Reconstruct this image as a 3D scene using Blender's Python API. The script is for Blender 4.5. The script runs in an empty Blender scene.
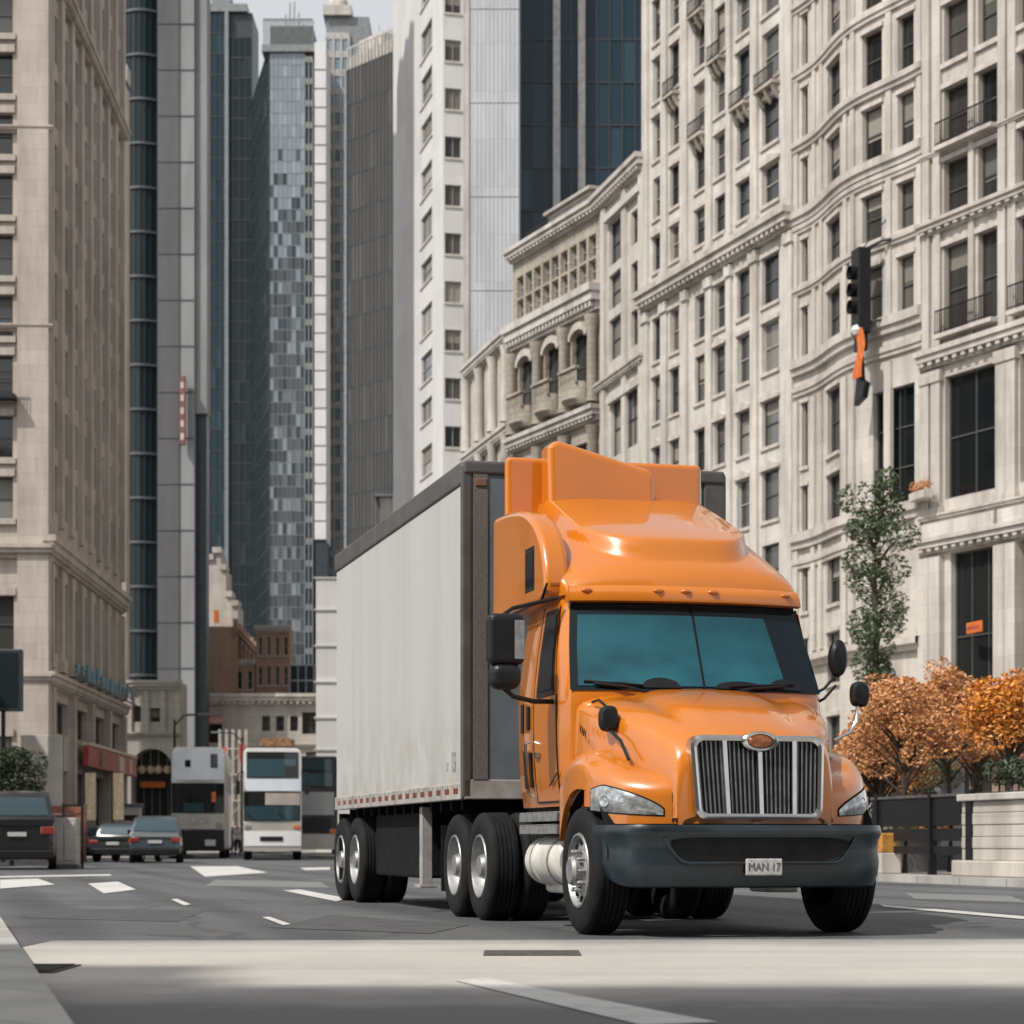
import bpy, bmesh, math, random
from mathutils import Vector, Matrix
random.seed(11)
scn = bpy.context.scene
COL = scn.collection
CAM_H, FPX, HZ = 0.76, 2200.0, 843.0      # camera height, focal length in pixels, horizon row
PI = math.pi
rad = math.radians

def gx(px, Y):            # world X of picture column px at depth Y
    return (px - 512.0) / FPX * Y
def gz(py, Y):            # world Z of picture row py at depth Y
    return CAM_H + (HZ - py) * Y / FPX
def s2l(c):
    c = c / 255.0
    return c / 12.92 if c <= .04045 else ((c + .055) / 1.055) ** 2.4
def rgb(r, g, b):
    return (s2l(r), s2l(g), s2l(b))
def lerp(a, b, t):
    return a + (b - a) * t
def sstep(a, b, x):
    t = max(0., min(1., (x - a) / (b - a)))
    return t * t * (3 - 2 * t)
def cr(pts, t):           # Catmull-Rom through tuples, t in [0, len-1]
    n = len(pts) - 1
    i = max(0, min(n - 1, int(t)))
    f = t - i
    p0 = pts[i - 1] if i > 0 else tuple(2 * a - b for a, b in zip(pts[0], pts[1]))
    p1, p2 = pts[i], pts[i + 1]
    p3 = pts[i + 2] if i + 2 <= n else tuple(2 * a - b for a, b in zip(pts[n], pts[n - 1]))
    return tuple(.5 * (2 * b + (c - a) * f + (2 * a - 5 * b + 4 * c - d) * f * f + (3 * b - a - 3 * c + d) * f ** 3)
                 for a, b, c, d in zip(p0, p1, p2, p3))

# ---------------------------------------------------------------- mesh builder
class MB:
    def __init__(s):
        s.v, s.f, s.m = [], [], []
    def face(s, pts, m=0):
        b = len(s.v)
        s.v += [tuple(p) for p in pts]
        s.f.append(tuple(range(b, b + len(pts)))); s.m.append(m)
    def box(s, x0, x1, y0, y1, z0, z1, m=0, T=None):
        b = len(s.v)
        P = [(x0, y0, z0), (x1, y0, z0), (x1, y1, z0), (x0, y1, z0), (x0, y0, z1), (x1, y0, z1), (x1, y1, z1), (x0, y1, z1)]
        s.v += [tuple(T(*p)) for p in P] if T else P
        for q in ((0, 3, 2, 1), (4, 5, 6, 7), (0, 1, 5, 4), (1, 2, 6, 5), (2, 3, 7, 6), (3, 0, 4, 7)):
            s.f.append(tuple(b + i for i in q)); s.m.append(m)
    def grid(s, P, m=0, closed=False):
        b = len(s.v); n, k = len(P), len(P[0])
        for r in P: s.v += [tuple(p) for p in r]
        for i in range(n - 1):
            for j in range(k if closed else k - 1):
                j2 = (j + 1) % k
                s.f.append((b + i * k + j, b + i * k + j2, b + (i + 1) * k + j2, b + (i + 1) * k + j)); s.m.append(m)
    def loop_cap(s, ring, m=0):
        s.face(ring, m)
    def prism(s, poly, f0, f1, m=0):      # poly: 2D points; f0/f1 map (a,b)->3D
        n = len(poly); b = len(s.v)
        s.v += [tuple(f0(*p)) for p in poly] + [tuple(f1(*p)) for p in poly]
        s.f.append(tuple(b + i for i in range(n))); s.m.append(m)
        s.f.append(tuple(b + n + i for i in reversed(range(n)))); s.m.append(m)
        for i in range(n):
            j = (i + 1) % n
            s.f.append((b + i, b + n + i, b + n + j, b + j)); s.m.append(m)
    def tube(s, pts, r, n=8, m=0, r2=None):
        pts = [Vector(p) for p in pts]; rings = []
        for i, p in enumerate(pts):
            d = (pts[min(i + 1, len(pts) - 1)] - pts[max(i - 1, 0)]).normalized()
            a = d.cross(Vector((0, 0, 1)))
            if a.length < 1e-3: a = d.cross(Vector((0, 1, 0)))
            a.normalize(); c = d.cross(a)
            rr = r if r2 is None else lerp(r, r2, i / max(1, len(pts) - 1))
            rings.append([p + a * (rr * math.cos(2 * PI * k / n)) + c * (rr * math.sin(2 * PI * k / n)) for k in range(n)])
        s.grid(rings, m, True)
        s.face(rings[0], m); s.face(rings[-1][::-1], m)
    def lathe(s, prof, c=(0, 0, 0), axis='x', n=40, m=0):   # prof: (radius, along)
        R = []
        for r, h in prof:
            ring = []
            for k in range(n):
                a = 2 * PI * k / n; q, w = r * math.cos(a), r * math.sin(a)
                p = {'x': (h, q, w), 'y': (q, h, w), 'z': (q, w, h)}[axis]
                ring.append((c[0] + p[0], c[1] + p[1], c[2] + p[2]))
            R.append(ring)
        s.grid(R, m, True)
    def build(s, name, mats, parent=None, smooth=False, bevel=0., angle=35., seg=2, merge=False):
        me = bpy.data.meshes.new(name)
        me.from_pydata(s.v, [], s.f)
        for mt in (mats if isinstance(mats, (list, tuple)) else [mats]): me.materials.append(mt)
        me.polygons.foreach_set('material_index', s.m)
        if merge:
            bm = bmesh.new(); bm.from_mesh(me)
            bmesh.ops.remove_doubles(bm, verts=bm.verts, dist=1e-4)
            bmesh.ops.recalc_face_normals(bm, faces=bm.faces)
            bm.to_mesh(me); bm.free()
        if smooth:
            me.polygons.foreach_set('use_smooth', [True] * len(me.polygons))
            me.set_sharp_from_angle(angle=rad(angle))
        me.update()
        o = bpy.data.objects.new(name, me); COL.objects.link(o)
        if parent: o.parent = parent
        if bevel:
            b = o.modifiers.new('bevel', 'BEVEL'); b.width = bevel; b.segments = seg
            b.limit_method = 'ANGLE'; b.angle_limit = rad(40)
        return o

def thing(name, label, cat, loc=(0, 0, 0), rotz=0., group=None):
    o = bpy.data.objects.new(name, None); COL.objects.link(o)
    o.empty_display_size = .3
    o.location = loc; o.rotation_euler = (0, 0, rotz)
    o['label'] = label; o['category'] = cat
    if group: o['group'] = group
    return o
def tag(o, label, cat, group=None):
    o['label'] = label; o['category'] = cat
    if group: o['group'] = group
    return o
def struct(o):
    o['kind'] = 'structure'; return o
def copy_tree(o, parent=None):
    c = o.copy(); COL.objects.link(c)
    if parent: c.parent = parent
    for ch in list(o.children): copy_tree(ch, c)
    return c

# ---------------------------------------------------------------- materials
def nodes(name):
    m = bpy.data.materials.new(name); m.use_nodes = True
    nt = m.node_tree; b = nt.nodes['Principled BSDF']
    return m, nt, b
def N(nt, t, **kw):
    n = nt.nodes.new(t)
    for k, v in kw.items(): setattr(n, k, v)
    return n
def mixc(nt, a, b, fac, mode='MIX'):
    n = N(nt, 'ShaderNodeMix', data_type='RGBA', blend_type=mode)
    for s, v in ((n.inputs[0], fac), (n.inputs[6], a), (n.inputs[7], b)):
        if isinstance(v, bpy.types.NodeSocket): nt.links.new(v, s)
        elif isinstance(v, (int, float)): s.default_value = v
        else: s.default_value = (*v, 1.)
    return n.outputs[2]
def noise(nt, scale, detail=4, rough=.6, vec=None, stretch=None):
    n = N(nt, 'ShaderNodeTexNoise'); n.inputs['Scale'].default_value = scale
    n.inputs['Detail'].default_value = detail; n.inputs['Roughness'].default_value = rough
    if vec is None:
        vec = N(nt, 'ShaderNodeTexCoord').outputs['Object']
    if stretch:
        mp = N(nt, 'ShaderNodeMapping'); mp.inputs['Scale'].default_value = stretch
        nt.links.new(vec, mp.inputs['Vector']); vec = mp.outputs['Vector']
    nt.links.new(vec, n.inputs['Vector'])
    return n.outputs['Fac']
def ramp(nt, fac, a, b):
    r = N(nt, 'ShaderNodeMapRange'); r.inputs['From Min'].default_value = a; r.inputs['From Max'].default_value = b
    nt.links.new(fac, r.inputs['Value']); return r.outputs['Result']
def bump(nt, b, h, strength=.3, dist=.01):
    n = N(nt, 'ShaderNodeBump'); n.inputs['Strength'].default_value = strength; n.inputs['Distance'].default_value = dist
    nt.links.new(h, n.inputs['Height']); nt.links.new(n.outputs['Normal'], b.inputs['Normal'])

def plain(name, c, rough=.5, metal=0., var=.25, scale=3., spec=.5, coat=0.):
    m, nt, b = nodes(name)
    f = ramp(nt, noise(nt, scale, 5), .3, .7)
    nt.links.new(mixc(nt, tuple(x * (1 - var) for x in c), tuple(min(1, x * (1 + var * .5)) for x in c), f), b.inputs['Base Color'])
    b.inputs['Roughness'].default_value = rough; b.inputs['Metallic'].default_value = metal
    b.inputs['Specular IOR Level'].default_value = spec
    if coat:
        b.inputs['Coat Weight'].default_value = coat; b.inputs['Coat Roughness'].default_value = .04
    return m
def paint(name, c, rough=.28, dirt=.5):
    m, nt, b = nodes(name)
    tc = N(nt, 'ShaderNodeTexCoord').outputs['Object']
    sep = N(nt, 'ShaderNodeSeparateXYZ'); nt.links.new(tc, sep.inputs[0])
    low = ramp(nt, sep.outputs['Z'], 1.9, .5)          # road film grows toward the ground
    f = ramp(nt, noise(nt, 5., 6, .7, tc), .35, .8)
    mu = N(nt, 'ShaderNodeMath', operation='MULTIPLY'); nt.links.new(low, mu.inputs[0]); nt.links.new(f, mu.inputs[1])
    mu2 = N(nt, 'ShaderNodeMath', operation='MULTIPLY'); nt.links.new(mu.outputs[0], mu2.inputs[0]); mu2.inputs[1].default_value = dirt
    fine = ramp(nt, noise(nt, 1.2, 3, .5, tc), .3, .7)
    c0 = mixc(nt, tuple(x * .9 for x in c), c, fine)
    nt.links.new(mixc(nt, c0, (.16, .12, .085), mu2.outputs[0]), b.inputs['Base Color'])
    b.inputs['Roughness'].default_value = rough
    b.inputs['Coat Weight'].default_value = 1.; b.inputs['Coat Roughness'].default_value = .025; b.inputs['Coat IOR'].default_value = 1.5
    h = noise(nt, 3., 2, .4, tc); bump(nt, b, h, .04, .01)
    return m
def stone(name, c, stain=.45, joint=.12, bw=1.1, bh=.45, rough=.85):
    m, nt, b = nodes(name)
    tc = N(nt, 'ShaderNodeTexCoord').outputs['Object']
    sep = N(nt, 'ShaderNodeSeparateXYZ'); nt.links.new(tc, sep.inputs[0])
    ad = N(nt, 'ShaderNodeMath', operation='ADD'); nt.links.new(sep.outputs['X'], ad.inputs[0]); nt.links.new(sep.outputs['Y'], ad.inputs[1])
    cb = N(nt, 'ShaderNodeCombineXYZ'); nt.links.new(ad.outputs[0], cb.inputs['X']); nt.links.new(sep.outputs['Z'], cb.inputs['Y'])
    br = N(nt, 'ShaderNodeTexBrick'); nt.links.new(cb.outputs[0], br.inputs['Vector'])
    br.inputs['Scale'].default_value = 1.; br.inputs['Brick Width'].default_value = bw; br.inputs['Row Height'].default_value = bh
    br.inputs['Mortar Size'].default_value = .014; br.inputs['Mortar Smooth'].default_value = .3
    br.inputs['Color1'].default_value = (*c, 1); br.inputs['Color2'].default_value = (*[x * .88 for x in c], 1)
    br.inputs['Mortar'].default_value = (*[x * (1 - joint * 3) for x in c], 1)
    st = ramp(nt, noise(nt, 1., 6, .65, tc, (.9, .9, .13)), .42, .75)      # rain streaks
    pa = ramp(nt, noise(nt, .35, 5, .6, tc), .4, .75)
    c1 = mixc(nt, br.outputs['Color'], tuple(x * f for x, f in zip(c, (.32, .30, .28))), st)
    c1m = mixc(nt, br.outputs['Color'], c1, stain)
    c2 = mixc(nt, c1m, mixc(nt, c1m, (.33, .27, .2), .5, 'MULTIPLY'), pa)
    nt.links.new(mixc(nt, c1m, c2, stain * .6), b.inputs['Base Color'])
    b.inputs['Roughness'].default_value = rough
    bump(nt, b, br.outputs['Fac'], -.25, .02)
    return m
def glass(name, c0, c1, rough=.07, island=False, spec=.6, tint=None):
    m, nt, b = nodes(name)
    if island: r = N(nt, 'ShaderNodeNewGeometry').outputs['Random Per Island']
    else: r = N(nt, 'ShaderNodeObjectInfo').outputs['Random']
    rp = N(nt, 'ShaderNodeValToRGB'); e = rp.color_ramp.elements
    e[0].position = 0.; e[0].color = (*c0, 1); e[1].position = 1.; e[1].color = (*c1, 1)
    mid = rp.color_ramp.elements.new(.72); mid.color = (*[lerp(a, d, .25) for a, d in zip(c0, c1)], 1)
    nt.links.new(r, rp.inputs[0]); nt.links.new(rp.outputs[0], b.inputs['Base Color'])
    b.inputs['Roughness'].default_value = rough; b.inputs['Specular IOR Level'].default_value = spec
    if tint: b.inputs['Specular Tint'].default_value = (*tint, 1)
    h = noise(nt, .6, 2); bump(nt, b, h, .06, .05)
    return m
def leafmat(name, a, b_, c=None):
    m, nt, b = nodes(name)
    r = N(nt, 'ShaderNodeNewGeometry').outputs['Random Per Island']
    rp = N(nt, 'ShaderNodeValToRGB'); e = rp.color_ramp.elements
    e[0].color = (*a, 1); e[1].color = (*b_, 1)
    if c: x = rp.color_ramp.elements.new(.55); x.color = (*c, 1)
    nt.links.new(r, rp.inputs[0]); nt.links.new(rp.outputs[0], b.inputs['Base Color'])
    b.inputs['Roughness'].default_value = .55
    b.inputs['Transmission Weight'].default_value = 0.
    return m
def lampglass(name, c, rough=.12):
    return plain(name, c, rough, 0, .3, 14., .8, 1.)

M = {}
M['orange'] = paint('orange_paint', (.60, .175, .007))
M['chrome'] = plain('chrome', (.60, .60, .585), .2, 1., .15, 6)
M['steel'] = plain('brushed_steel', (.42, .42, .42), .5, .8, .4, 9)
M['rubber'] = plain('tyre_rubber', (.011, .0115, .0125), .8, 0, .6, 8, .25)
M['black'] = plain('black_plastic', (.009, .010, .012), .42, 0, .4, 6, .35)
M['dark'] = plain('dark_chassis', (.008, .0085, .010), .85, 0, .5, 5, .2)
M['bumper'] = plain('bumper_slate', (.014, .025, .033), .36, 0, .5, 4, .45, .3)
def windscreen():
    m, nt, b = nodes('windscreen_reflection')
    tc = N(nt, 'ShaderNodeTexCoord').outputs['Object']
    sep = N(nt, 'ShaderNodeSeparateXYZ'); nt.links.new(tc, sep.inputs[0])
    g = ramp(nt, sep.outputs['Z'], 2.15, 2.75); n1 = ramp(nt, noise(nt, 1.6, 3, .5, tc, (1, 1, 1.8)), .35, .7)
    c = mixc(nt, (.014, .115, .155), (.008, .075, .10), g)  # teal sky reflection put into the base colour, darker toward the top
    nt.links.new(mixc(nt, c, (.005, .050, .070), n1), b.inputs['Base Color'])
    b.inputs['Roughness'].default_value = .04; b.inputs['Specular IOR Level'].default_value = .5
    bump(nt, b, noise(nt, 1.1, 2, .4, tc), .05, .05)
    return m
M['wind'] = windscreen()
M['sideglass'] = glass('side_glass', (.004, .009, .012), (.006, .013, .017), .05, False, .28)
M['headlamp'] = plain('headlamp_lens', (.42, .45, .46), .16, .55, .7, 16, .8, 1.)
M['amber'] = lampglass('amber_lens', (.55, .14, .02))
M['red'] = lampglass('red_lens', (.26, .03, .015))
M['white_tank'] = plain('cream_tank', (.62, .60, .55), .4, 0, .3, 4)
M['plate'] = plain('plate_white', (.48, .48, .47), .5, 0, .4, 24)
M['ink'] = plain('dark_ink', (.10, .10, .115), .6, 0, .5, 30)
M['trailer'] = None
# ================================================================ TRUCK
TH = math.atan(.2556)
TX, TY = 1.74, 18.6
truck = thing('semi_truck', 'orange semi truck tractor with tall roof fairing and chrome grille driving toward us', 'truck', (TX, TY, 0), TH)

# --- plan outline of the nose, right half (u, v, z_top)
NOSE = [(0, -.92, 1.08), (.35, -.905, 1.18), (.62, -.86, 1.29), (.86, -.76, 1.31), (1.06, -.58, 1.345), (1.175, -.33, 1.44),
        (1.225, 0, 1.52), (1.23, .35, 1.50), (1.215, .62, 1.38)]
def nose_at(t, side):
    u, v, z = cr(NOSE, t); return side * u, v, z
def nose_frame(t, side):
    a = nose_at(max(0, t - .05), side); b = nose_at(min(8, t + .05), side)
    dx, dy = b[0] - a[0], b[1] - a[1]; l = math.hypot(dx, dy)
    nx, ny = dy / l * side, -dx / l * side          # outward
    return nx, ny
def nose_zb(v):
    arch = .55 + math.sqrt(max(0, .66 ** 2 - v * v)) if abs(v) < .66 else 0
    return max(.915 if v < 0 else .74, arch)
def nose_pt(t, z, side, off=0.):
    u, v, zt = nose_at(t, side); nx, ny = nose_frame(t, side)
    k = (z - (zt - .17)) / .17
    ins = 0 if k <= 0 else .11 * k ** 2.2
    return (u + nx * (off - ins), v + ny * (off - ins), z)
mb = MB()
for side in (1, -1):
    P = []
    for i in range(97):
        t = 8 * i / 96
        u, v, zt = nose_at(t, side); nx, ny = nose_frame(t, side); zb = min(nose_zb(v), zt - .03)
        row = [(u - nx * .05, v - ny * .05, zb), (u - nx * .004, v - ny * .004, zb)]
        for k in range(7): row.append(nose_pt(t, lerp(zb, zt - .17, k / 6) if zt - .17 > zb else lerp(zb, zt, k / 12), side))
        z0 = row[-1][2]
        for k in range(1, 7): row.append(nose_pt(t, lerp(z0, zt, k / 6), side))
        for k, (ins, dz) in enumerate(((.17, .018), (.26, .03), (.40, .035), (.60, .02))):
            row.append((u - nx * ins, v - ny * ins, zt + dz))
        P.append(row)
    mb.grid(P)
mb.build('fender', M['orange'], truck, smooth=True, angle=50)

# --- hood
HS = [(.58, 1.07, 1.98, 2.12), (.3, 1.03, 1.93, 2.07), (0, .95, 1.86, 2.0), (-.3, .85, 1.77, 1.905), (-.55, .74, 1.66, 1.80),
      (-.72, .68, 1.58, 1.71), (-.82, .655, 1.50, 1.64), (-.87, .64, 1.42, 1.56), (-.895, .63, 1.30, 1.42), (-.90, .62, .95, 1.0)]
mb = MB(); P = []
for i in range(82):
    v, w, zs, zc = cr(HS, 9 * i / 81)
    half = [(0, zc), (.35 * w, zc - .012), (.66 * w, zc - .35 * (zc - zs)), (.88 * w, zc - .72 * (zc - zs)), (w, zs - .03), (w + .03, zs - .16), (w + .035, lerp(zs, 1., .6)), (w + .04, .96)]
    row = []
    for k in range(29):
        row.append(cr(half, 7 * k / 28))
    full = [(-a, z) for a, z in row[::-1]] + row[1:]
    # soft valley each side of the raised centre
    P.append([(a, v, z - .03 * math.exp(-((abs(a) / w - .62) / .13) ** 2) * sstep(-.8, -.3, v) * (1 if z > zs - .1 else 0)) for a, z in full])
mb.grid(P)
mb.build('hood', M['orange'], truck, smooth=True, angle=60)
# hood seam lines and badge
for side in (1, -1):
    mb = MB(); mb.tube([(side * 1.085, .56, 1.1), (side * 1.09, .55, 1.5), (side * 1.07, .53, 1.9), (side * .9, .50, 2.05)], .012, 6); mb.build('hood_seam', M['black'], truck)

mb = MB()
for side in (1, -1):
    mb = MB(); mb.tube([nose_pt(2.25, lerp(.93, 1.26, k / 6), side, .003) for k in range(7)], .006, 5); mb.build('panel_gap', M['black'], truck)
    mb = MB(); mb.tube([(side * (1.205), lerp(.70, .98, k / 6), 1.38 - .02 * k) for k in range(7)], .007, 5); mb.build('hood_latch', M['black'], truck)
# --- grille
def grz(z): return -.985 + .06 * max(0, (z - .95) / .67)      # lean back toward the top
mb = MB()
def rr(hw, z0, z1, r0, n=6):
    pts = []
    for cx, cz, a0 in ((hw - r0, z1 - r0, 0), (-hw + r0, z1 - r0, 90), (-hw + r0 * .8, z0 + r0 * .8, 180), (hw - r0 * .8, z0 + r0 * .8, 270)):
        for k in range(n + 1):
            a = rad(a0 + 90 * k / n); rr0 = r0 if a0 < 180 else r0 * .8
            pts.append((cx + rr0 * math.cos(a), cz + rr0 * math.sin(a)))
    return pts
taper = lambda x, z: x * (1 - .07 * (1.62 - z) / .67)
outer = rr(.575, .95, 1.625, .1); inner = rr(.525, .995, 1.58, .075)
rings = []
for ring, dv in ((outer, .10), (outer, -.02), (rr(.55, .972, 1.603, .088), -.035), (inner, -.02), (inner, .05)):
    rings.append([(taper(x, z), grz(z) + dv, z) for x, z in ring])
mb.grid(rings, 0, True)
grille = mb.build('grille', M['chrome'], truck, smooth=True)
mb = MB(); mb.face([(taper(x, z), grz(z) + .022, z) for x, z in inner]); mb.build('grille_backing', M['black'], grille)
mb = MB()
for i in range(27):
    x = -.51 + 1.02 * i / 26
    zt = 1.575 - (.05 if abs(x) > .48 else 0)
    mb.box(x - .006, x + .006, 0, 1, 1.0, zt, T=lambda X, y, z: (taper(X, z), grz(z) + .005 + .022 * y, z))
mb.build('grille_slat_row', plain('slat_steel', (.24, .24, .245), .45, .8, .4, 9), grille)
mb = MB()
for x in (-.285, .015, .315):
    mb.box(x - .022, x + .022, 0, 1, .985, 1.6, T=lambda X, y, z: (taper(X, z), grz(z) - .022 + .03 * y, z))
mb.build('grille_bar', M['chrome'], grille, bevel=.006)
mb = MB()
zc = 1.575
mb.lathe([(1.0, .0), (1.0, -.03), (.9, -.042), (.72, -.035), (.7, -.02)], (0, 0, 0), 'y', 40)
mb.v = [(x * .155 + .012, grz(zc) - .02 + y, zc + z * .082) for x, y, z in mb.v]
badge = mb.build('badge_ring', M['chrome'], grille, smooth=True)
mb = MB(); mb.lathe([(.73, -.02), (.6, -.04), (.3, -.05), (.0001, -.052)], (0, 0, 0), 'y', 40)
mb.v = [(x * .155 + .012, grz(zc) - .02 + y, zc + z * .082) for x, y, z in mb.v]
mb.build('badge_face', plain('badge_copper', (.36, .13, .05), .3, .4, .4, 30), badge, smooth=True)

# --- headlights (patches on the nose surface)
for side in (-1, 1):
    def patch(t0, t1, lo, hi, off, n=26, m=10):
        mb = MB(); P = []
        for i in range(n + 1):
            t = lerp(t0, t1, i / n); a = i / n
            P.append([nose_pt(t, lerp(lo(a), hi(a), k / m), side, off + (.022 * math.sin(PI * a) * math.sin(PI * k / m) if off > .006 else 0)) for k in range(m + 1)])
        mb.grid(P); return mb
    lo = lambda a: lerp(.985, 1.03, a ** 1.5)
    hi = lambda a: 1.0 + .245 * min(1, (a * 1.25 + .03)) ** .62 - .05 * a ** 4
    lo2 = lambda a: lo(a) - .009
    hi2 = lambda a: hi(a) + .010
    rim = patch(2.49, 5.24, lo2, hi2, .004).build('headlight', M['dark'], truck, smooth=True)
    patch(2.53, 5.2, lo, hi, .012).build('lens', M['headlamp'], rim, smooth=True)
    for tt, rr_ in ((3.75, .05), (4.45, .06)):
        mb = MB()
        c = nose_pt(tt, 1.10, side, .028); nx, ny = nose_frame(tt, side)
        ring0 = []
        for rq, oq in ((rr_, .0), (rr_ * .9, .006), (rr_ * .5, .0), (.001, -.002)):
            ring0.append([(c[0] + (-ny) * rq * math.cos(a * PI / 9) + nx * oq, c[1] + nx * rq * math.cos(a * PI / 9) + ny * oq, c[2] + rq * .85 * math.sin(a * PI / 9)) for a in range(18)])
        mb.grid(ring0, 0, True)
        mb.build('reflector', M['headlamp'], rim, smooth=True)
    mb = MB(); P = [[nose_pt(lerp(5.22, 5.55, i / 4), lerp(1.06, 1.19, k / 4), side, .012) for k in range(5)] for i in range(5)]
    mb.grid(P); mb.build('turn_signal', M['amber'], rim, smooth=True)

# --- bumper
BP = [(0, -1.06), (.5, -1.045), (.88, -1.0), (1.06, -.89), (1.155, -.70), (1.195, -.46), (1.20, -.30)]
def bump_pt(t, z, off=0.):
    s = 1 if t >= 0 else -1; u, v = cr(BP, abs(t)); a = cr(BP, max(0, abs(t) - .05)); b = cr(BP, min(6, abs(t) + .05))
    dx, dy = b[0] - a[0], b[1] - a[1]; l = math.hypot(dx, dy); nx, ny = dy / l, -dx / l
    if abs(t) < .02: nx, ny = 0, -1
    return (s * (u + nx * off), v + ny * off, z)
def bsec(t):                          # (z, offset) profile
    k = sstep(3.2, 6, abs(t)); zb = lerp(.40, .52, k); zt = .905
    return [(zb + .04, -.16), (zb, -.10), (zb + .015, -.045), (zb + .10, -.012), (.60, .0), (.70, -.012), (.78, -.006), (.82, .012), (.845, .020), (zt - .02, .014), (zt, .005), (zt, -.14)]
mb = MB(); P = []
for i in range(97):
    t = -6 + 12 * i / 96
    P.append([bump_pt(t, z, o) for z, o in bsec(t)])
mb.grid(P)
bumper = mb.build('front_bumper', M['bumper'], truck, smooth=True, angle=40)
mb = MB(); P = []
for i in range(33):
    t = -1.62 + 3.24 * i / 32; e = abs(t) / 1.62
    zlo = .61 + .10 * e ** 6; zhi = .80 - .03 * e ** 8
    P.append([bump_pt(t, lerp(zlo, zhi, k / 4), .006 + (.006 if k in (0, 4) else 0)) for k in range(5)])
mb.grid(P); mb.build('air_opening', M['dark'], bumper)
mb = MB(); mb.tube([bump_pt(-1.78 + 3.56 * i / 40, .60 + .20 * max(0, (abs(-1.78 + 3.56 * i / 40) - 1.3) / .48) ** 1.6, .010) for i in range(41)], .013, 6)
mb.build('opening_lip', M['bumper'], bumper, smooth=True)
# plate with its lettering
mb = MB(); mb.box(-.155, .155, -1.098, -1.078, .50, .635); plate = mb.build('licence_plate', M['plate'], truck, bevel=.012)
def text_mesh(name, body, size, loc, rot, mat, parent, ext=.002, align='CENTER', sx=1.):
    cu = bpy.data.curves.new(name, 'FONT'); cu.body = body; cu.size = size; cu.extrude = ext; cu.align_x = align; cu.align_y = 'CENTER'
    tmp = bpy.data.objects.new(name + '_tmp', cu); COL.objects.link(tmp)
    bpy.context.view_layer.update()
    me = bpy.data.meshes.new_from_object(tmp.evaluated_get(bpy.context.evaluated_depsgraph_get()))
    bpy.data.objects.remove(tmp); bpy.data.curves.remove(cu)
    me.name = name; me.materials.clear(); me.materials.append(mat)
    o = bpy.data.objects.new(name, me); COL.objects.link(o); o.parent = parent
    o.location = loc; o.rotation_euler = rot; o.scale = (sx, 1, 1)
    return o
text_mesh('plate_lettering', 'MAN 17', .092, (0, -1.1, .567), (PI / 2, 0, 0), M['ink'], plate, sx=.85)
text_mesh('hood_lettering', 'VAN', .10, (-1.125, .22, 1.70), (PI / 2, rad(18), -PI / 2), M['black'], truck)

# --- cab
CZ = [(1.08, 1.15, .60), (1.35, 1.185, .58), (1.7, 1.2, .57), (2.08, 1.2, .56), (2.45, 1.16, .74), (2.84, 1.10, .93), (3.02, 1.065, .98)]   # z, half width, front v
CB = 2.2
def cab_zw(z):
    for i in range(len(CZ) - 1):
        if z <= CZ[i + 1][0] or i == len(CZ) - 2:
            f = (z - CZ[i][0]) / (CZ[i + 1][0] - CZ[i][0]); return lerp(CZ[i][1], CZ[i + 1][1], f), lerp(CZ[i][2], CZ[i + 1][2], f)
def cab_front(u, z, off=0.):
    w, vf = cab_zw(z); return (u, vf - .16 + .16 * (abs(u) / w) ** 2.4 - off, z)
def cab_side(v, z, side, off=0.):
    w, vf = cab_zw(z); return (side * (w + off), v, z)
mb = MB(); P = []
zs = [lerp(1.08, 3.02, k / 20) for k in range(21)]
for z in zs:
    w, vf = cab_zw(z); row = [(-w + .12, CB, z), (-w + .03, CB - .03, z), (-w, CB - .12, z), (-w, 1.5, z), (-w, vf + .16, z), (-w + .012, vf + .08, z), (-w + .05, vf + .02, z)]
    row += [cab_front(lerp(-w + .09, w - .09, k / 18), z) for k in range(19)]
    row += [(-x, y, zz) for x, y, zz in row[6::-1]]
    P.append(row)
mb.grid(P, 0, True)
mb.face(P[-1]); mb.face(P[0][::-1])
cab = mb.build('cab', M['orange'], truck, smooth=True, angle=40)
# windscreen: dark surround, pane coloured with its sky reflection, centre post, wipers
def fpatch(fw, z0, z1, off, n=24, m=8):
    mb = MB(); P = []
    for k in range(m + 1):
        z = lerp(z0, z1, k / m); w, vf = cab_zw(z)
        P.append([cab_front(lerp(-fw(w), fw(w), i / n), z, off) for i in range(n + 1)])
    mb.grid(P); return mb
scr = fpatch(lambda w: w - .055, 2.07, 2.90, .006).build('windscreen', M['sideglass'], truck, smooth=True)
mb = MB(); P = []
for k in range(9):
    z = lerp(2.11, 2.75, k / 8); w, vf = cab_zw(z)
    P.append([cab_front(lerp(-w + .12, .70 + .16 * (2.75 - z), i / 20), z, .012) for i in range(21)])
mb.grid(P); mb.build('windscreen_pane', M['wind'], scr, smooth=True)
mb = MB(); mb.tube([cab_front(.02, z, .014) for z in (2.08, 2.3, 2.5, 2.7, 2.88)], .009, 8); mb.build('centre_post', M['dark'], scr, smooth=True)
mb = MB(); P = []
for x0, x1, h in ((-.95, -.55, .05), (-.55, -.18, .09), (.1, .6, .07), (.62, .95, .10)):
    mb.grid([[cab_front(lerp(x0, x1, i / 8), 2.095, .015) for i in range(9)], [cab_front(lerp(x0, x1, i / 8), 2.095 + h * math.sin(PI * i / 8) ** .5, .015) for i in range(9)]])
mb.build('dashboard', M['black'], scr)
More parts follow.
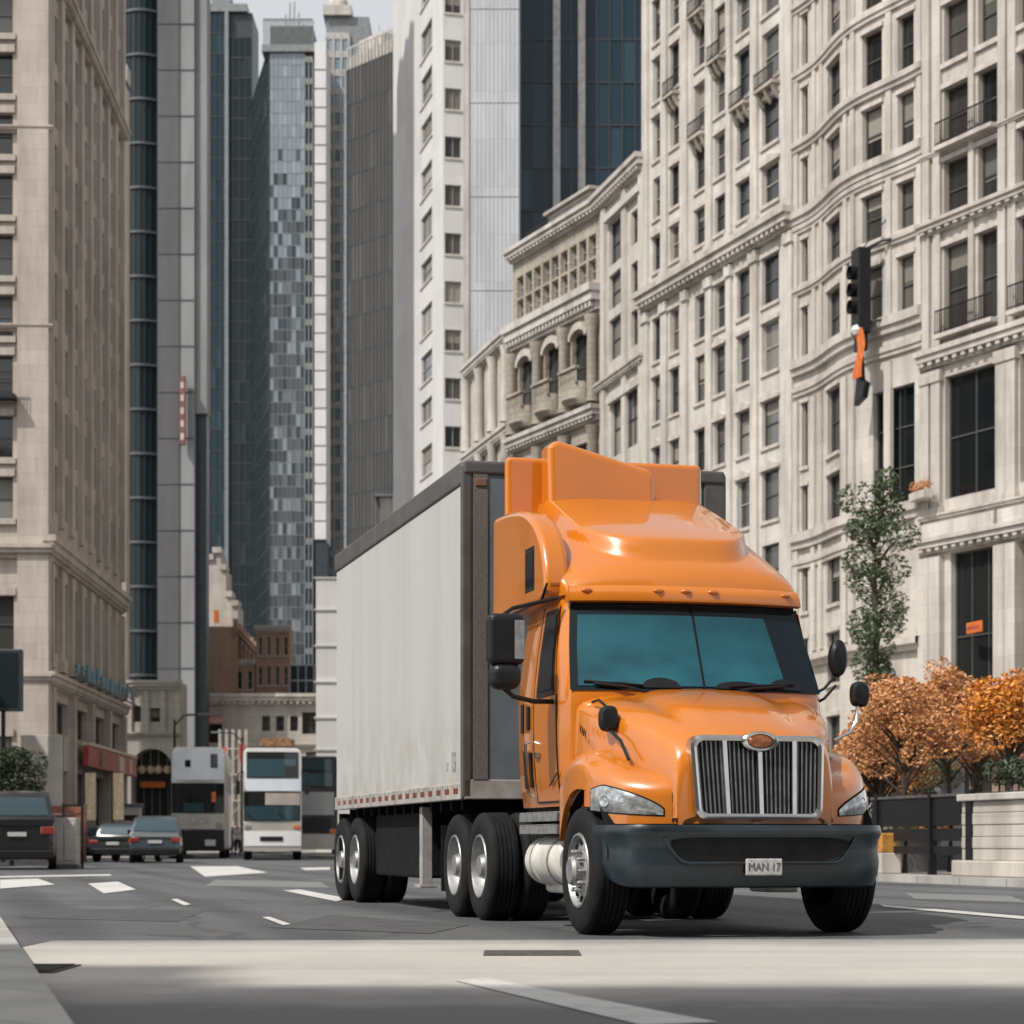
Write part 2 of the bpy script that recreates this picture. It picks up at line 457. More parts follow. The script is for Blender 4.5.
for x0, x1 in ((-.42, -.95), (.12, .78)):
    mb = MB()
    mb.tube([cab_front(x0, 2.03, .03), cab_front(lerp(x0, x1, .5), 2.10, .045), cab_front(x1, 2.13, .035)], .012, 6)
    mb.tube([cab_front(lerp(x0, x1, .2), 2.115, .03), cab_front(lerp(x0, x1, 1.15), 2.15, .03)], .010, 6)
    mb.build('wiper', M['black'], truck)
# sun visor strip with marker lamps
mb = MB(); P = []
for k, (z, off) in enumerate(((2.86, .02), (2.87, .10), (2.93, .125), (2.99, .11), (3.03, .04), (3.04, -.06))):
    w, vf = cab_zw(z); P.append([cab_front(lerp(-w + .01, w - .01, i / 26), z, off) for i in range(27)])
mb.grid(P)
for i in (0, 26): mb.face([P[k][i] for k in range(6)])
visor = mb.build('sun_visor', M['orange'], truck, smooth=True, angle=45)
for x in (-.92, -.3, -.05, .2, .92):
    p = cab_front(x, 2.96, .12)
    mb = MB(); mb.lathe([(.001, -.03), (.6, -.027), (.9, -.015), (1., 0), (1., .02)], (0, 0, 0), 'y', 18)
    mb.v = [(p[0] + a * .05, p[1] + b, p[2] + c * .022) for a, b, c in mb.v]
    mb.build('marker_lamp', M['amber'], truck, smooth=True)
# doors with windows
for side in (-1, 1):
    def spatch(poly_lo, poly_hi, v0, v1, off, n=10, m=10):
        mb = MB()
        P = [[cab_side(lerp(v0(q), v1(q), i / n), lerp(poly_lo, poly_hi, q), side, off) for i in range(n + 1)] for q in [k / m for k in range(m + 1)]]
        mb.grid(P); return mb
    vA = lambda q: lerp(.78, 1.0, max(0, (lerp(1.13, 2.86, q) - 2.05) / .8))
    door = spatch(1.13, 2.86, vA, lambda q: 1.50, .008).build('door', M['orange'], truck, smooth=True)
    mb = MB()
    for a, b in (((.765, 1.12), (.765, 2.05)), ((1.515, 1.12), (1.515, 2.87)), ((.765, 1.12), (1.515, 1.12))):
        mb.tube([cab_side(a[0], lerp(a[1], b[1], k / 6), side, .004) if a[0] == b[0] else cab_side(lerp(a[0], b[0], k / 6), a[1], side, .004) for k in range(7)], .009, 5)
    mb.build('door_seam', M['black'], door)
    wA = lambda q: lerp(.83, .99, q)
    spatch(2.05, 2.82, wA, lambda q: 1.40, .016).build('window_frame', M['black'], door, smooth=True)
    spatch(2.10, 2.77, lambda q: lerp(.88, 1.02, q), lambda q: 1.35, .022).build('window_pane', M['sideglass'], door, smooth=True)
    mb = MB(); mb.box(-.0, .03, 1.30, 1.44, 1.52, 1.57, T=lambda x, y, z: cab_side(y, z, side, .01 + x)); mb.build('handle', M['chrome'], door, bevel=.008)
    for v0, z0, z1 in ((1.66, 1.78, 2.0), (1.86, 1.76, 2.03), (1.62, 1.26, 1.58), (1.80, 1.25, 1.60)):
        mb = MB(); mb.box(0, .02, v0, v0 + .07, z0, z1, T=lambda x, y, z: cab_side(y, z, side, .004 + x)); mb.build('vent', M['black'], truck, bevel=.015)
    mb = MB(); mb.tube([cab_side(1.58, 1.18, side, .02), cab_side(1.58, 1.2, side, .07), cab_side(1.58, 1.65, side, .07), cab_side(1.58, 1.67, side, .02)], .015, 8)
    mb.build('grab_handle', M['chrome'], truck, smooth=True)
# roof fairing
RF = [(.86, 1.05, 2.97), (.90, 1.07, 3.09), (.98, 1.09, 3.20), (1.12, 1.12, 3.30), (1.4, 1.16, 3.47), (1.8, 1.20, 3.67), (2.2, 1.22, 3.83), (2.6, 1.225, 3.93), (2.98, 1.22, 3.96)]
mb = MB(); P = []
for i in range(181):
    v, w, zt = cr(RF, 8 * i / 180); zb = 2.93 if v < 2.1 else 2.86
    h = zt - zb; row = []
    ww = sstep(.86, 1.6, v)
    for k in range(181):
        a = PI * k / 180; e = lerp(.72, .50, ww)
        c, s_ = math.cos(a), math.sin(a)
        x = -w * (1 if c > 0 else -1) * abs(c) ** e; z = zb + h * abs(s_) ** .58
        x0 = abs(x) / w
        z -= (z - zb) * .12 * sstep(.6, .95, x0) * sstep(.9, 1.6, v)
        # raised scoop panel: a flat tongue with a rounded front lip
        edge = v - (1.06 + .42 * (abs(x) / .80) ** 5)
        tongue = sstep(-.02, .085, edge) * (1 - sstep(.78, .86, abs(x)))
        top = 3.41 + .665 * min(1, max(0, (v - 1.06) / 1.55)) ** .82 - .05 * (abs(x) / .8) ** 4
        z = lerp(z, max(z, top), tongue)
        row.append((x, v - .13 * (1 - x0 ** 2) * (1 - sstep(.86, 1.9, v)), z))
    P.append(row)
mb.grid(P); mb.face(P[-1]); mb.face([(-1.2, 2.19, 2.90), (1.2, 2.19, 2.90), (1.2, 2.98, 2.86), (-1.2, 2.98, 2.86)])
fair = mb.build('roof_fairing', M['orange'], truck, smooth=True, angle=55)
for side in (-1, 1):
    wing = [(1.9, 2.92), (1.93, 3.08), (2.0, 3.14), (2.1, 3.2), (2.2, 3.24), (2.4, 3.30), (2.7, 3.36), (2.96, 3.4)] if side > 0 else [(1.02, 2.96), (1.06, 3.16), (1.17, 3.38), (1.34, 3.56), (1.58, 3.70), (1.9, 3.80), (2.4, 3.86), (2.96, 3.88)]
    wing = [cr(wing, 7 * k / 28) for k in range(29)] + [(2.97, 2.86), (1.1 if side < 0 else 1.95, 2.90)]
    mb = MB(); mb.prism(wing, lambda a, b: (side * 1.0, a, b), lambda a, b: (side * (1.232 - .0 * b), a, b))
    mb.build('sleeper_side', M['orange'], truck, smooth=True, bevel=.07, seg=4, angle=40)
    if side > 0: continue
    mb = MB(); mb.box(side * 1.226, side * 1.236, 1.40, 1.72, 3.02, 3.42); w_ = mb.build('side_window', M['black'], truck, bevel=.02)
    mb = MB(); mb.box(side * 1.235, side * 1.241, 1.43, 1.69, 3.06, 3.38); mb.build('pane', M['sideglass'], w_, bevel=.01)
    mb = MB(); mb.tube([(side * 1.23, .98, 3.03), (side * 1.235, 1.15, 2.90), (side * 1.235, 2.9, 2.87)], .012, 6); mb.build('fairing_seam', M['black'], truck)
mb = MB(); mb.box(-1.12, .86, 2.86, 2.98, 3.8, 4.47); mb.build('rear_deflector_panel', M['orange'], truck, bevel=.05, seg=4)
mb = MB()
poly = [(-.79, 3.86), (-.79, 4.52), (-.76, 4.575), (-.68, 4.59), (-.2, 4.46), (.20, 4.35), (.27, 4.30), (.27, 3.86)]
mb.prism(poly, lambda a, z: (a, 2.50 + .08 * (z - 4), z), lambda a, z: (a, 2.84, z)); mb.build('roof_deflector', M['orange'], truck, bevel=.07, seg=5)

# mirrors
mb = MB(); mb.box(-1.85, -1.53, .56, .74, 2.28, 2.72); mir = mb.build('door_mirror', M['black'], truck, bevel=.06, seg=4)
mb = MB(); mb.box(-1.83, -1.56, .55, .76, 2.07, 2.30); mb.build('convex_mirror', M['black'], mir, bevel=.085, seg=5)
mb = MB(); mb.box(-1.63, -1.545, .553, .556, 2.33, 2.66); mb.build('mirror_edge', M['steel'], mir)
mb = MB(); mb.tube([(-1.70, .68, 2.09), (-1.60, .72, 2.02), (-1.40, .80, 1.985), (-1.2, .86, 1.99)], .022, 8); mb.build('mirror_arm', M['black'], mir, smooth=True)
mb = MB(); mb.tube([(-1.72, .68, 2.70), (-1.6, .75, 2.78), (-1.15, .92, 2.90)], .018, 8)
mb.build('mirror_arm', M['black'], mir, smooth=True)
mb = MB(); mb.lathe([(.001, -.05), (.7, -.045), (.95, -.02), (1, .02), (.9, .06), (.4, .09), (.001, .095)], (0, 0, 0), 'y', 24)
mb.v = [(1.345 + a * .085, .6 + b, 2.40 + c * .17) for a, b, c in mb.v]
mir = mb.build('door_mirror', M['black'], truck, smooth=True)
for z in (2.10, 2.19):
    mb = MB(); mb.tube([(1.12, .66, z - .12), (1.22, .62, z - .06), (1.33, .62, z + .06)], .013, 8); mb.build('mirror_arm', M['black'], mir, smooth=True)
for side, c, arm, mat_ in ((-1, (-1.0, -.12, 1.79), [(-1.0, -.14, 1.70), (-.95, -.3, 1.60), (-.92, -.42, 1.44)], 'black'), (1, (1.24, -.12, 2.03), [(1.22, -.12, 1.98), (1.20, -.14, 1.80), (1.13, -.16, 1.70), (.98, -.18, 1.63)], 'chrome')):
    mb = MB(); mb.lathe([(.001, -.06), (.7, -.05), (1, -.01), (.95, .04), (.5, .08), (.001, .09)], (0, 0, 0), 'y', 22)
    mb.v = [(c[0] + math.copysign(abs(a) ** .7, a) * .082, c[1] + b, c[2] + math.copysign(abs(d) ** .7, d) * .11) for a, b, d in mb.v]
    h_ = mb.build('hood_mirror', M['black'], truck, smooth=True)
    mb = MB(); mb.tube(arm, .014, 8); mb.build('mirror_arm', M[mat_], h_, smooth=True)
    if side < 0:
        mb = MB(); mb.tube([(-1.0, -.1, 1.88), (-1.02, .1, 1.96), (-1.03, .25, 1.95)], .012, 8); mb.build('mirror_stay', M['black'], h_, smooth=True)

# chassis
mb = MB()
for s in (-.45, .40): mb.box(s, s + .09, -.75, 5.3, .62, .90)
for v in (0.9, 2.4, 3.0, 4.0, 5.1): mb.box(-.4, .42, v, v + .1, .64, .88)
mb.box(-.72, .72, -.55, .56, .85, 1.35); mb.box(-.85, .85, .62, .66, .5, 1.4)
mb.box(-1.1, 1.1, .95, 2.15, .92, 1.07)
mb.tube([(-1.0, 0, .47), (1.0, 0, .47)], .07, 10)
for v in (3.45, 4.55): mb.tube([(-.9, v, .53), (.9, v, .53)], .12, 10); mb.lathe([(.05, -.24), (.2, -.15), (.24, 0), (.2, .15), (.05, .24)], (0, v, .53), 'x', 16)
mb.box(-.5, .5, -.3, .5, .42, .70); mb.box(-.55, .55, 3.5, 4.5, .92, 1.16)
mb.build('chassis', M['dark'], truck)
for side in (-1, 1):
    mb = MB(); mb.lathe([(.001, .82), (.18, .82), (.22, .86), (.22, 1.55), (.235, 1.56), (.235, 1.60), (.22, 1.61), (.22, 1.86), (.18, 1.92), (.001, 1.93)], (side * .98, 0, .60), 'y', 32)
    tk = mb.build('fuel_tank', M['white_tank'], truck, smooth=True)
    for v in (1.05, 1.62):
        mb = MB(); mb.lathe([(.2, v), (.228, v), (.228, v + .05), (.2, v + .05)], (side * .98, 0, .60), 'x' if 0 else 'y', 32); mb.build('tank_strap', M['steel'], tk, smooth=True)
    for z in (.84, .95):
        mb = MB(); mb.box(side * 1.22, side * .85, .72, 1.98, z, z + .075)
        for k in range(11): mb.box(side * 1.226, side * 1.0, .75 + k * .115, .80 + k * .115, z + .075, z + .085)
        mb.build('step', M['steel'], truck, bevel=.01)
    mb = MB(); mb.box(side * 1.05, side * .75, .80, 1.25, .32, .42); mb.tube([(side * .98, 1.25, .36), (side * .98, 1.75, .36)], .05, 12); mb.build('air_tank', M['white_tank'], truck, bevel=.02)
    mb = MB(); x0, x1 = side * .68, side * 1.17
    mb.grid([[(x, .655 * math.cos(q), .55 + .655 * math.sin(q)) for q in [PI * (.03 + .94 * k / 24) for k in range(25)]] for x in (x0, x1)]); mb.build('wheel_liner', M['dark'], truck, smooth=True)

# wheels
def tyre_mb(w, R=.53, x0=0.):
    mb = MB()
    pr = [(.30, .02), (.33, .0), (.42, -.012), (.49, .0), (.515, .018), (.527, .04)]
    prof = [(r * R / .53, x0 + x) for r, x in pr]
    for k in range(5):            # ribs of the tread
        xa = x0 + lerp(.045, w - .045, k / 5); xb = x0 + lerp(.045, w - .045, (k + 1) / 5)
        prof += [(R, xa + .004), (R, xb - .012), (R - .014, xb - .010), (R - .014, xb - .002)]
    prof += [(r * R / .53, x0 + w - x) for r, x in pr[::-1]]
    mb.lathe(prof, (0, 0, 0), 'x', 56); return mb
def make_wheel(parent, x, v, side, kind, R=.53):
    """x: outer face of the wheel; inward is toward the axle"""
    w = .30
    base = bpy.data.objects.new('wheel', None); COL.objects.link(base); base.parent = parent
    base.empty_display_size = .2; base.location = (x, v, R); base.rotation_euler = (0, 0, 0 if side < 0 else PI)
    tyre_mb(w, R).build('tyre', M['rubber'], base, smooth=True, angle=30)
    if kind != 'steer': tyre_mb(.28, R, .33).build('tyre', M['rubber'], base, smooth=True, angle=30)
    k = R / .53; mb = MB()
    if kind == 'steer':
        mb.lathe([(.325 * k, .03), (.31, -.005), (.295, -.008), (.285, .02), (.27, .05), (.22, .035), (.19, .02), (.13, .01), (.125, -.05), (.10, -.075), (.001, -.08)], (0, 0, 0), 'x', 48)
        for j in range(10):
            a = 2 * PI * j / 10; mb.lathe([(.019, .03), (.019, -.03), (.012, -.045), (.001, -.046)], (0, .165 * math.cos(a), .165 * math.sin(a)), 'x', 8)
    else:
        mb.lathe([(.325 * k, .03), (.31, -.005), (.295, -.006), (.285, .03), (.275, .10), (.25, .14), (.20, .15), (.13, .145), (.125, .05), (.105, .0), (.001, -.005)], (0, 0, 0), 'x', 48)
        for j in range(10):
            a = 2 * PI * j / 10; mb.lathe([(.018, .15), (.018, .10), (.001, .095)], (0, .165 * math.cos(a), .165 * math.sin(a)), 'x', 8)
    rim = mb.build('rim', M['steel'], base, smooth=True, angle=30)
    mb = MB()
    for j in range(10):
        a = 2 * PI * (j + .5) / 10; xo = .031 if kind == 'steer' else .128
        mb.tube([(xo - .006, .235 * math.cos(a), .235 * math.sin(a)), (xo + .01, .235 * math.cos(a), .235 * math.sin(a))], .027, 12)
    mb.build('hand_hole', M['dark'], rim)
    return base
for side in (-1, 1):
    make_wheel(truck, side * 1.23, 0, side, 'steer')
    for v in (3.45, 4.55): make_wheel(truck, side * 1.25, v, side, 'drive')
    mb = MB(); mb.box(side * .62, side * 1.24, 5.2, 5.215, .25, .95); mb.build('mudflap', M['rubber'], truck)

# ================================================================ TRAILER
TRV = 3.97
tl = lambda u, v: (TX + math.cos(TH) * u - math.sin(TH) * v, TY + math.sin(TH) * u + math.cos(TH) * v)
tx, ty = tl(0, TRV)
trailer = thing('box_trailer', 'long plain grey-white box trailer coupled behind the orange truck', 'trailer', (tx, ty, 0), TH)
def trailer_mat():
    m, nt, b = nodes('trailer_panel')
    tc = N(nt, 'ShaderNodeTexCoord').outputs['Object']
    sep = N(nt, 'ShaderNodeSeparateXYZ'); nt.links.new(tc, sep.inputs[0])
    st = ramp(nt, noise(nt, 1., 5, .6, tc, (1, 2.2, .12)), .45, .8)
    low = ramp(nt, sep.outputs['Z'], 2.4, 1.25)
    gr = ramp(nt, noise(nt, 2.5, 6, .7, tc), .4, .75)
    mu = N(nt, 'ShaderNodeMath', operation='MULTIPLY'); nt.links.new(low, mu.inputs[0]); nt.links.new(gr, mu.inputs[1])
    c = mixc(nt, (.47, .47, .45), (.40, .40, .385), st)
    nt.links.new(mixc(nt, c, (.30, .27, .23), mu.outputs[0]), b.inputs['Base Color'])
    b.inputs['Roughness'].default_value = .45
    bump(nt, b, noise(nt, .8, 3), .10, .03)
    return m
M['trailer'] = trailer_mat()
M['grey_front'] = plain('trailer_front_grey', (.13, .16, .18), .55, 0, .3, 2)
M['post'] = plain('corner_post_mesh', (.15, .14, .12), .6, 0, .5, 90)
M['rail'] = plain('top_rail_grey', (.085, .08, .076), .55, 0, .35, 3)
M['lowrail'] = plain('lower_rail', (.40, .38, .35), .5, .1, .35, 4)
XL, XR, TZ0, TZ1, TL = -1.30, 1.50, 1.20, 4.60, 7.45
for side, x in ((-1, XL), (1, XR)):
    mb = MB(); n = 7
    for k in range(n):
        a, b_ = lerp(.04, TL - .05, k / n), lerp(.04, TL - .05, (k + 1) / n)
        mb.box(x, x + .04 * -side, a + .004, b_ - .004, TZ0 + .16, TZ1 - .24)
    mb.build('side_panel', M['trailer'], trailer, bevel=.003, seg=1)
    mb = MB(); mb.box(x + side * .02, x - side * .08, .02, TL, TZ1 - .24, TZ1); mb.build('top_rail', M['rail'], trailer, bevel=.03, seg=3)
    mb = MB(); mb.box(x + side * .015, x - side * .09, .02, TL, TZ0, TZ0 + .165)
    rl = mb.build('lower_rail', M['lowrail'], trailer, bevel=.008)
    for k in range(18):
        y = .12 + k * .405; mb = MB(); mb.box(x + side * .015, x + side * .019, y, y + .2, TZ0 + .06, TZ0 + .115); mb.build('reflector', M['red'], rl)
    mb = MB()
    for k in range(30): mb.box(x + side * .015, x + side * .021, .1 + k * .24, .125 + k * .24, TZ0 + .125, TZ0 + .145)
    mb.build('rivet_row', M['steel'], rl)
mb = MB(); mb.box(XL, XR, 0.02, TL, TZ1 - .06, TZ1 - .02); mb.build('roof', M['trailer'], trailer)
mb = MB(); mb.box(XL + .05, XR - .05, .05, TL - .03, TZ0 + .01, TZ0 + .1); mb.build('floor', M['dark'], trailer)
mb = MB(); mb.box(XL + .25, XR - .25, -.012, .04, TZ0 + .16, TZ1 - .12); mb.build('front_wall', M['grey_front'], trailer, bevel=.01)
mb = MB(); mb.box(XL + .02, XR - .02, -.02, .05, TZ0, TZ0 + .2); mb.build('front_sill', M['lowrail'], trailer, bevel=.01)
mb = MB(); mb.box(XL + .01, XR - .01, -.035, .06, TZ1 - .13, TZ1 + .01); mb.build('front_header', M['rail'], trailer, bevel=.03, seg=3)
for x0, x1 in ((XL - .01, XL + .11), (XR - .24, XR + .01)):
    mb = MB(); mb.box(x0, x1, -.02, .06, TZ0, TZ1 - .02); mb.build('corner_post', M['rail'], trailer, bevel=.03, seg=3)
mb = MB(); mb.box(XL + .11, XL + .26, -.026, .03, TZ0 + .2, TZ1 - .12); mb.build('post_mesh', M['post'], trailer)
mb = MB(); mb.box(XL + .13, XL + .25, -.04, -.02, TZ1 - .25, TZ1 - .17); mb.build('marker_lamp', plain('dull_marker', (.20, .10, .06), .4), trailer, bevel=.015)
mb = MB(); mb.box(XL + .08, XR - .08, TL - .02, TL + .02, TZ0 + .1, TZ1 - .1); mb.build('rear_door', M['trailer'], trailer)
mb = MB()
for y, z, w, h in ((.28, 1.49, .17, .20), (.62, 1.50, .08, .09)): mb.box(XL - .004, XL, y, y + w, z, z + h)
mb.build('decal', plain('faded_decal', (.33, .33, .33), .6, 0, .7, 22), trailer)
# underbody, landing legs, suspension
mb = MB()
for s in (-.5, .6): mb.box(s, s + .1, .3, TL - .1, .88, TZ0)
for k in range(14): mb.box(XL + .1, XR - .1, .4 + k * .5, .48 + k * .5, 1.1, TZ0)
mb.box(-.7, .9, 5.3, TL - .1, .55, .95)
for v in (10.2 - TRV, 11.25 - TRV): mb.tube([(-1.0, v, .53), (1.1, v, .53)], .09, 10)
mb.build('underframe', M['dark'], trailer)
mb = MB(); mb.box(-1.12, 1.3, 2.75, 5.55, .36, 1.14); mb.build('equipment_box', M['dark'], trailer, bevel=.03)
for x in (-1.22, 1.32):
    mb = MB(); mb.box(x, x + .12, 2.32, 2.45, .30, 1.16); mb.box(x - .04, x + .16, 2.25, 2.52, .26, .30); mb.build('landing_leg', M['lowrail'], trailer, bevel=.008)
for side, x in ((-1, -1.27), (1, 1.47)):
    for v in (10.2 - TRV, 11.25 - TRV): make_wheel(trailer, x, v, side, 'trailer', .545)
    mb = MB(); mb.box(x, x + .6 * -side, TL - .08, TL - .06, .22, 1.15); mb.build('mudflap', M['rubber'], trailer)
mb = MB(); mb.box(XL + .1, XR - .1, TL - .05, TL + .03, .5, .6); mb.build('rear_guard', M['lowrail'], trailer)
# ================================================================ GROUND
def asphalt():
    m, nt, b = nodes('asphalt')
    tc = N(nt, 'ShaderNodeTexCoord').outputs['Object']
    mp = N(nt, 'ShaderNodeMapping'); mp.inputs['Rotation'].default_value = (0, 0, -TH); nt.links.new(tc, mp.inputs['Vector'])
    big = ramp(nt, noise(nt, .16, 5, .6, tc), .35, .7)
    lane = ramp(nt, noise(nt, 1., 4, .6, mp.outputs['Vector'], (.9, .03, 1)), .35, .7)
    fine = ramp(nt, noise(nt, 55., 3, .7, tc), .25, .8)
    spots = ramp(nt, noise(nt, 2.2, 6, .75, tc), .6, .72)
    c = mixc(nt, (.125, .131, .136), (.215, .22, .224), big)
    c = mixc(nt, c, (.085, .088, .092), mixf(nt, lane, .5))
    c = mixc(nt, c, mixc(nt, c, (.55, .55, .55), .6, 'MULTIPLY'), fine)
    c = mixc(nt, c, (.055, .056, .058), mixf(nt, spots, .55))
    trk = N(nt, 'ShaderNodeTexWave', wave_type='BANDS', bands_direction='X'); trk.inputs['Scale'].default_value = .16; trk.inputs['Distortion'].default_value = 1.2; trk.inputs['Detail'].default_value = 3; nt.links.new(mp.outputs['Vector'], trk.inputs['Vector'])
    c = mixc(nt, c, mixc(nt, c, (.55, .55, .56), 1., 'MULTIPLY'), mixf(nt, ramp(nt, trk.outputs['Fac'], .55, .95), .6))
    oil = ramp(nt, noise(nt, .7, 6, .7, mp.outputs['Vector'], (1, .25, 1)), .60, .70)
    c = mixc(nt, c, (.045, .045, .046), mixf(nt, oil, .6))
    grain = N(nt, 'ShaderNodeTexVoronoi'); grain.inputs['Scale'].default_value = 38; nt.links.new(tc, grain.inputs['Vector'])
    c = mixc(nt, c, mixc(nt, c, grain.outputs['Color'], .8, 'MULTIPLY'), .6)
    vo = N(nt, 'ShaderNodeTexVoronoi', feature='DISTANCE_TO_EDGE'); vo.inputs['Scale'].default_value = .16
    wn = N(nt, 'ShaderNodeTexNoise'); wn.inputs['Scale'].default_value = .6; wn.inputs['Detail'].default_value = 6
    nt.links.new(tc, wn.inputs['Vector'])
    vm = N(nt, 'ShaderNodeMix', data_type='VECTOR'); vm.inputs[0].default_value = .25
    nt.links.new(tc, vm.inputs[4]); nt.links.new(wn.outputs['Color'], vm.inputs[5]); 
    sc = N(nt, 'ShaderNodeVectorMath', operation='MULTIPLY_ADD'); nt.links.new(wn.outputs['Color'], sc.inputs[0]); sc.inputs[1].default_value = (3, 3, 0); nt.links.new(tc, sc.inputs[2])
    nt.links.new(sc.outputs[0], vo.inputs['Vector'])
    crk = ramp(nt, vo.outputs['Distance'], .010, .0)
    c = mixc(nt, c, (.04, .04, .042), mixf(nt, crk, .7))
    nt.links.new(c, b.inputs['Base Color'])
    b.inputs['Roughness'].default_value = .7; b.inputs['Specular IOR Level'].default_value = .35
    bump(nt, b, noise(nt, 90., 3, .7, tc), .35, .006)
    return m
def mixf(nt, f, k):
    n = N(nt, 'ShaderNodeMath', operation='MULTIPLY'); nt.links.new(f, n.inputs[0]); n.inputs[1].default_value = k; return n.outputs[0]
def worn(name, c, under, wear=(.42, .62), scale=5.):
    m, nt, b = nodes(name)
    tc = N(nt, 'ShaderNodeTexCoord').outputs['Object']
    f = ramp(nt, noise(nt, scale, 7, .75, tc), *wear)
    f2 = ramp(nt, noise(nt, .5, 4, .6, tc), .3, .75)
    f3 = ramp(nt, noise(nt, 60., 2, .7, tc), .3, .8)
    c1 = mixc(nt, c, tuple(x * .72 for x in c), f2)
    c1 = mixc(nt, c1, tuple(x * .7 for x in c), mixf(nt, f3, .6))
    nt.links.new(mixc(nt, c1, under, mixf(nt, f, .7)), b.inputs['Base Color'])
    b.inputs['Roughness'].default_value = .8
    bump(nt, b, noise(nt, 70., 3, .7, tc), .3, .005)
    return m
M['asphalt'] = asphalt()
M['paintline'] = worn('road_paint', (.62, .61, .58), (.16, .16, .16), (.5, .72))
def sunlit_strip():
    m, nt, b = nodes('sunlit_strip_colour')
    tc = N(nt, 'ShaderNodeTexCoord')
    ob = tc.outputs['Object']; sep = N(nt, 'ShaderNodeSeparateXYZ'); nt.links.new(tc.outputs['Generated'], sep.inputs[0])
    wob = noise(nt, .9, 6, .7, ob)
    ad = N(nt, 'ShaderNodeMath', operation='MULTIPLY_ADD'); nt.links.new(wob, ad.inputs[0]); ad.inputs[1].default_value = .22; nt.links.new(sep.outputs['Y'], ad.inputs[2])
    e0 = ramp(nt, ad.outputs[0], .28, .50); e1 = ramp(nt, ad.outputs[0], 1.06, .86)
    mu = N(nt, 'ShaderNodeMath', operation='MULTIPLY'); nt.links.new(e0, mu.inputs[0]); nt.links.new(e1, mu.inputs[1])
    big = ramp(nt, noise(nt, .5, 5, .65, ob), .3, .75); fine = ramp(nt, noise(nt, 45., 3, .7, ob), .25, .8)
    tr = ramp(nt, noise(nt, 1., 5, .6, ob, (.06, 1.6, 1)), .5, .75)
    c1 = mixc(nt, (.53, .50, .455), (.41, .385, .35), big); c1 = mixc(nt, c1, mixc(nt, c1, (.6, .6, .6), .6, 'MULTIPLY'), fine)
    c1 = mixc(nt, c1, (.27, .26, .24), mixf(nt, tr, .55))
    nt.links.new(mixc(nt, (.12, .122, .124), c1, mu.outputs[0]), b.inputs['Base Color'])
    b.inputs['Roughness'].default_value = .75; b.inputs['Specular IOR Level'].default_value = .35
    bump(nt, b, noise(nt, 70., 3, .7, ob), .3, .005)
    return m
M['concrete'] = sunlit_strip()  # sunlight on the road put into the colour, edges faded to asphalt
M['pave'] = stone('paving', (.34, .32, .29), .3, .14, .6, .6)
M['kerb'] = stone('kerb_stone', (.42, .41, .385), .6, .2, 1.3, 4.)
M['iron'] = plain('cast_iron', (.075, .07, .064), .8, .1, .6, 14)
def gp(px, py):
    Y = CAM_H * FPX / (py - HZ); return gx(px, Y), Y
def sheet(name, pts, z, mat, kind=None):
    mb = MB(); mb.face([(x, y, z) for x, y in pts]); o = mb.build(name, mat); return struct(o)
sheet('road', [(-1600, -400), (1600, -400), (1600, 3500), (-1600, 3500)], 0, M['asphalt'])
# sunlit strip in front of the truck, its light put into a pale sheet
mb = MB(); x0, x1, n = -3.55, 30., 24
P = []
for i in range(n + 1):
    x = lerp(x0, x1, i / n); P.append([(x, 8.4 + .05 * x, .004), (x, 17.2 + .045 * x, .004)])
mb.grid(P); struct(mb.build('sunlit_road_strip', M['concrete']))
marks = [[(0, 880), (38, 879), (55, 885), (0, 889)], [(88, 884), (118, 882), (136, 890), (104, 894)], [(190, 866.5), (238, 866.5), (268, 873), (205, 877)],
         [(283, 891), (300, 890), (348, 899), (336, 902)], [(171, 900), (177, 899.4), (191, 905), (184, 906)], [(262, 918), (269, 917.4), (291, 925), (283, 926)],
         [(455, 982), (486, 979.5), (718, 1024), (642, 1027)], [(0, 876.5), (110, 874.5), (112, 876), (0, 878)], [(300, 868), (330, 867.5), (330, 870), (305, 870.5)], [(880, 905), (1024, 917), (1024, 920), (884, 907.5)]]
for p in marks:
    struct(sheet('road_marking', [gp(*q) for q in p], .009, M['paintline']))
# kerbs and pavements (street axis runs along the truck's axis)
def sl(a, l): return (-1.94 + math.cos(TH) * a - math.sin(TH) * (l), 9.24 + math.sin(TH) * a + math.cos(TH) * l)
def slab(name, poly, z, mat):
    mb = MB(); mb.prism(poly, lambda a, b: (a, b, -.05), lambda a, b: (a, b, z)); return struct(mb.build(name, mat))
slab('kerb', [sl(-.32, -30), sl(0, -30), sl(0, 11.5), sl(-.32, 11.5)], .145, M['kerb'])
slab('pavement', [sl(-14, -30), sl(-.325, -30), sl(-.325, 11.5), sl(-14, 11.5)], .14, M['pave'])
KR = 18.1                                   # right kerb: X = KR - .2556 Y
def kr(off, Y): return (KR + off - .2556 * Y, Y)
slab('kerb', [kr(0, -5), kr(.35, -5), kr(.35, 190), kr(0, 190)], .15, M['kerb'])
slab('pavement', [kr(.355, -5), kr(40, -5), kr(40, 190), kr(.355, 190)], .14, M['pave'])
slab('kerb', [(-80, 92.6), (-16.6, 92.6), (-17.8, 132), (-14, 134.5), (-14, 134.2), (-17.4, 131.8), (-16.3, 92.3), (-80, 92.3)], .15, M['kerb'])
slab('pavement', [(-80, 92.61), (-16.61, 92.61), (-17.81, 132), (-14.5, 134.6), (-14.5, 150), (-80, 150)], .14, M['pave'])
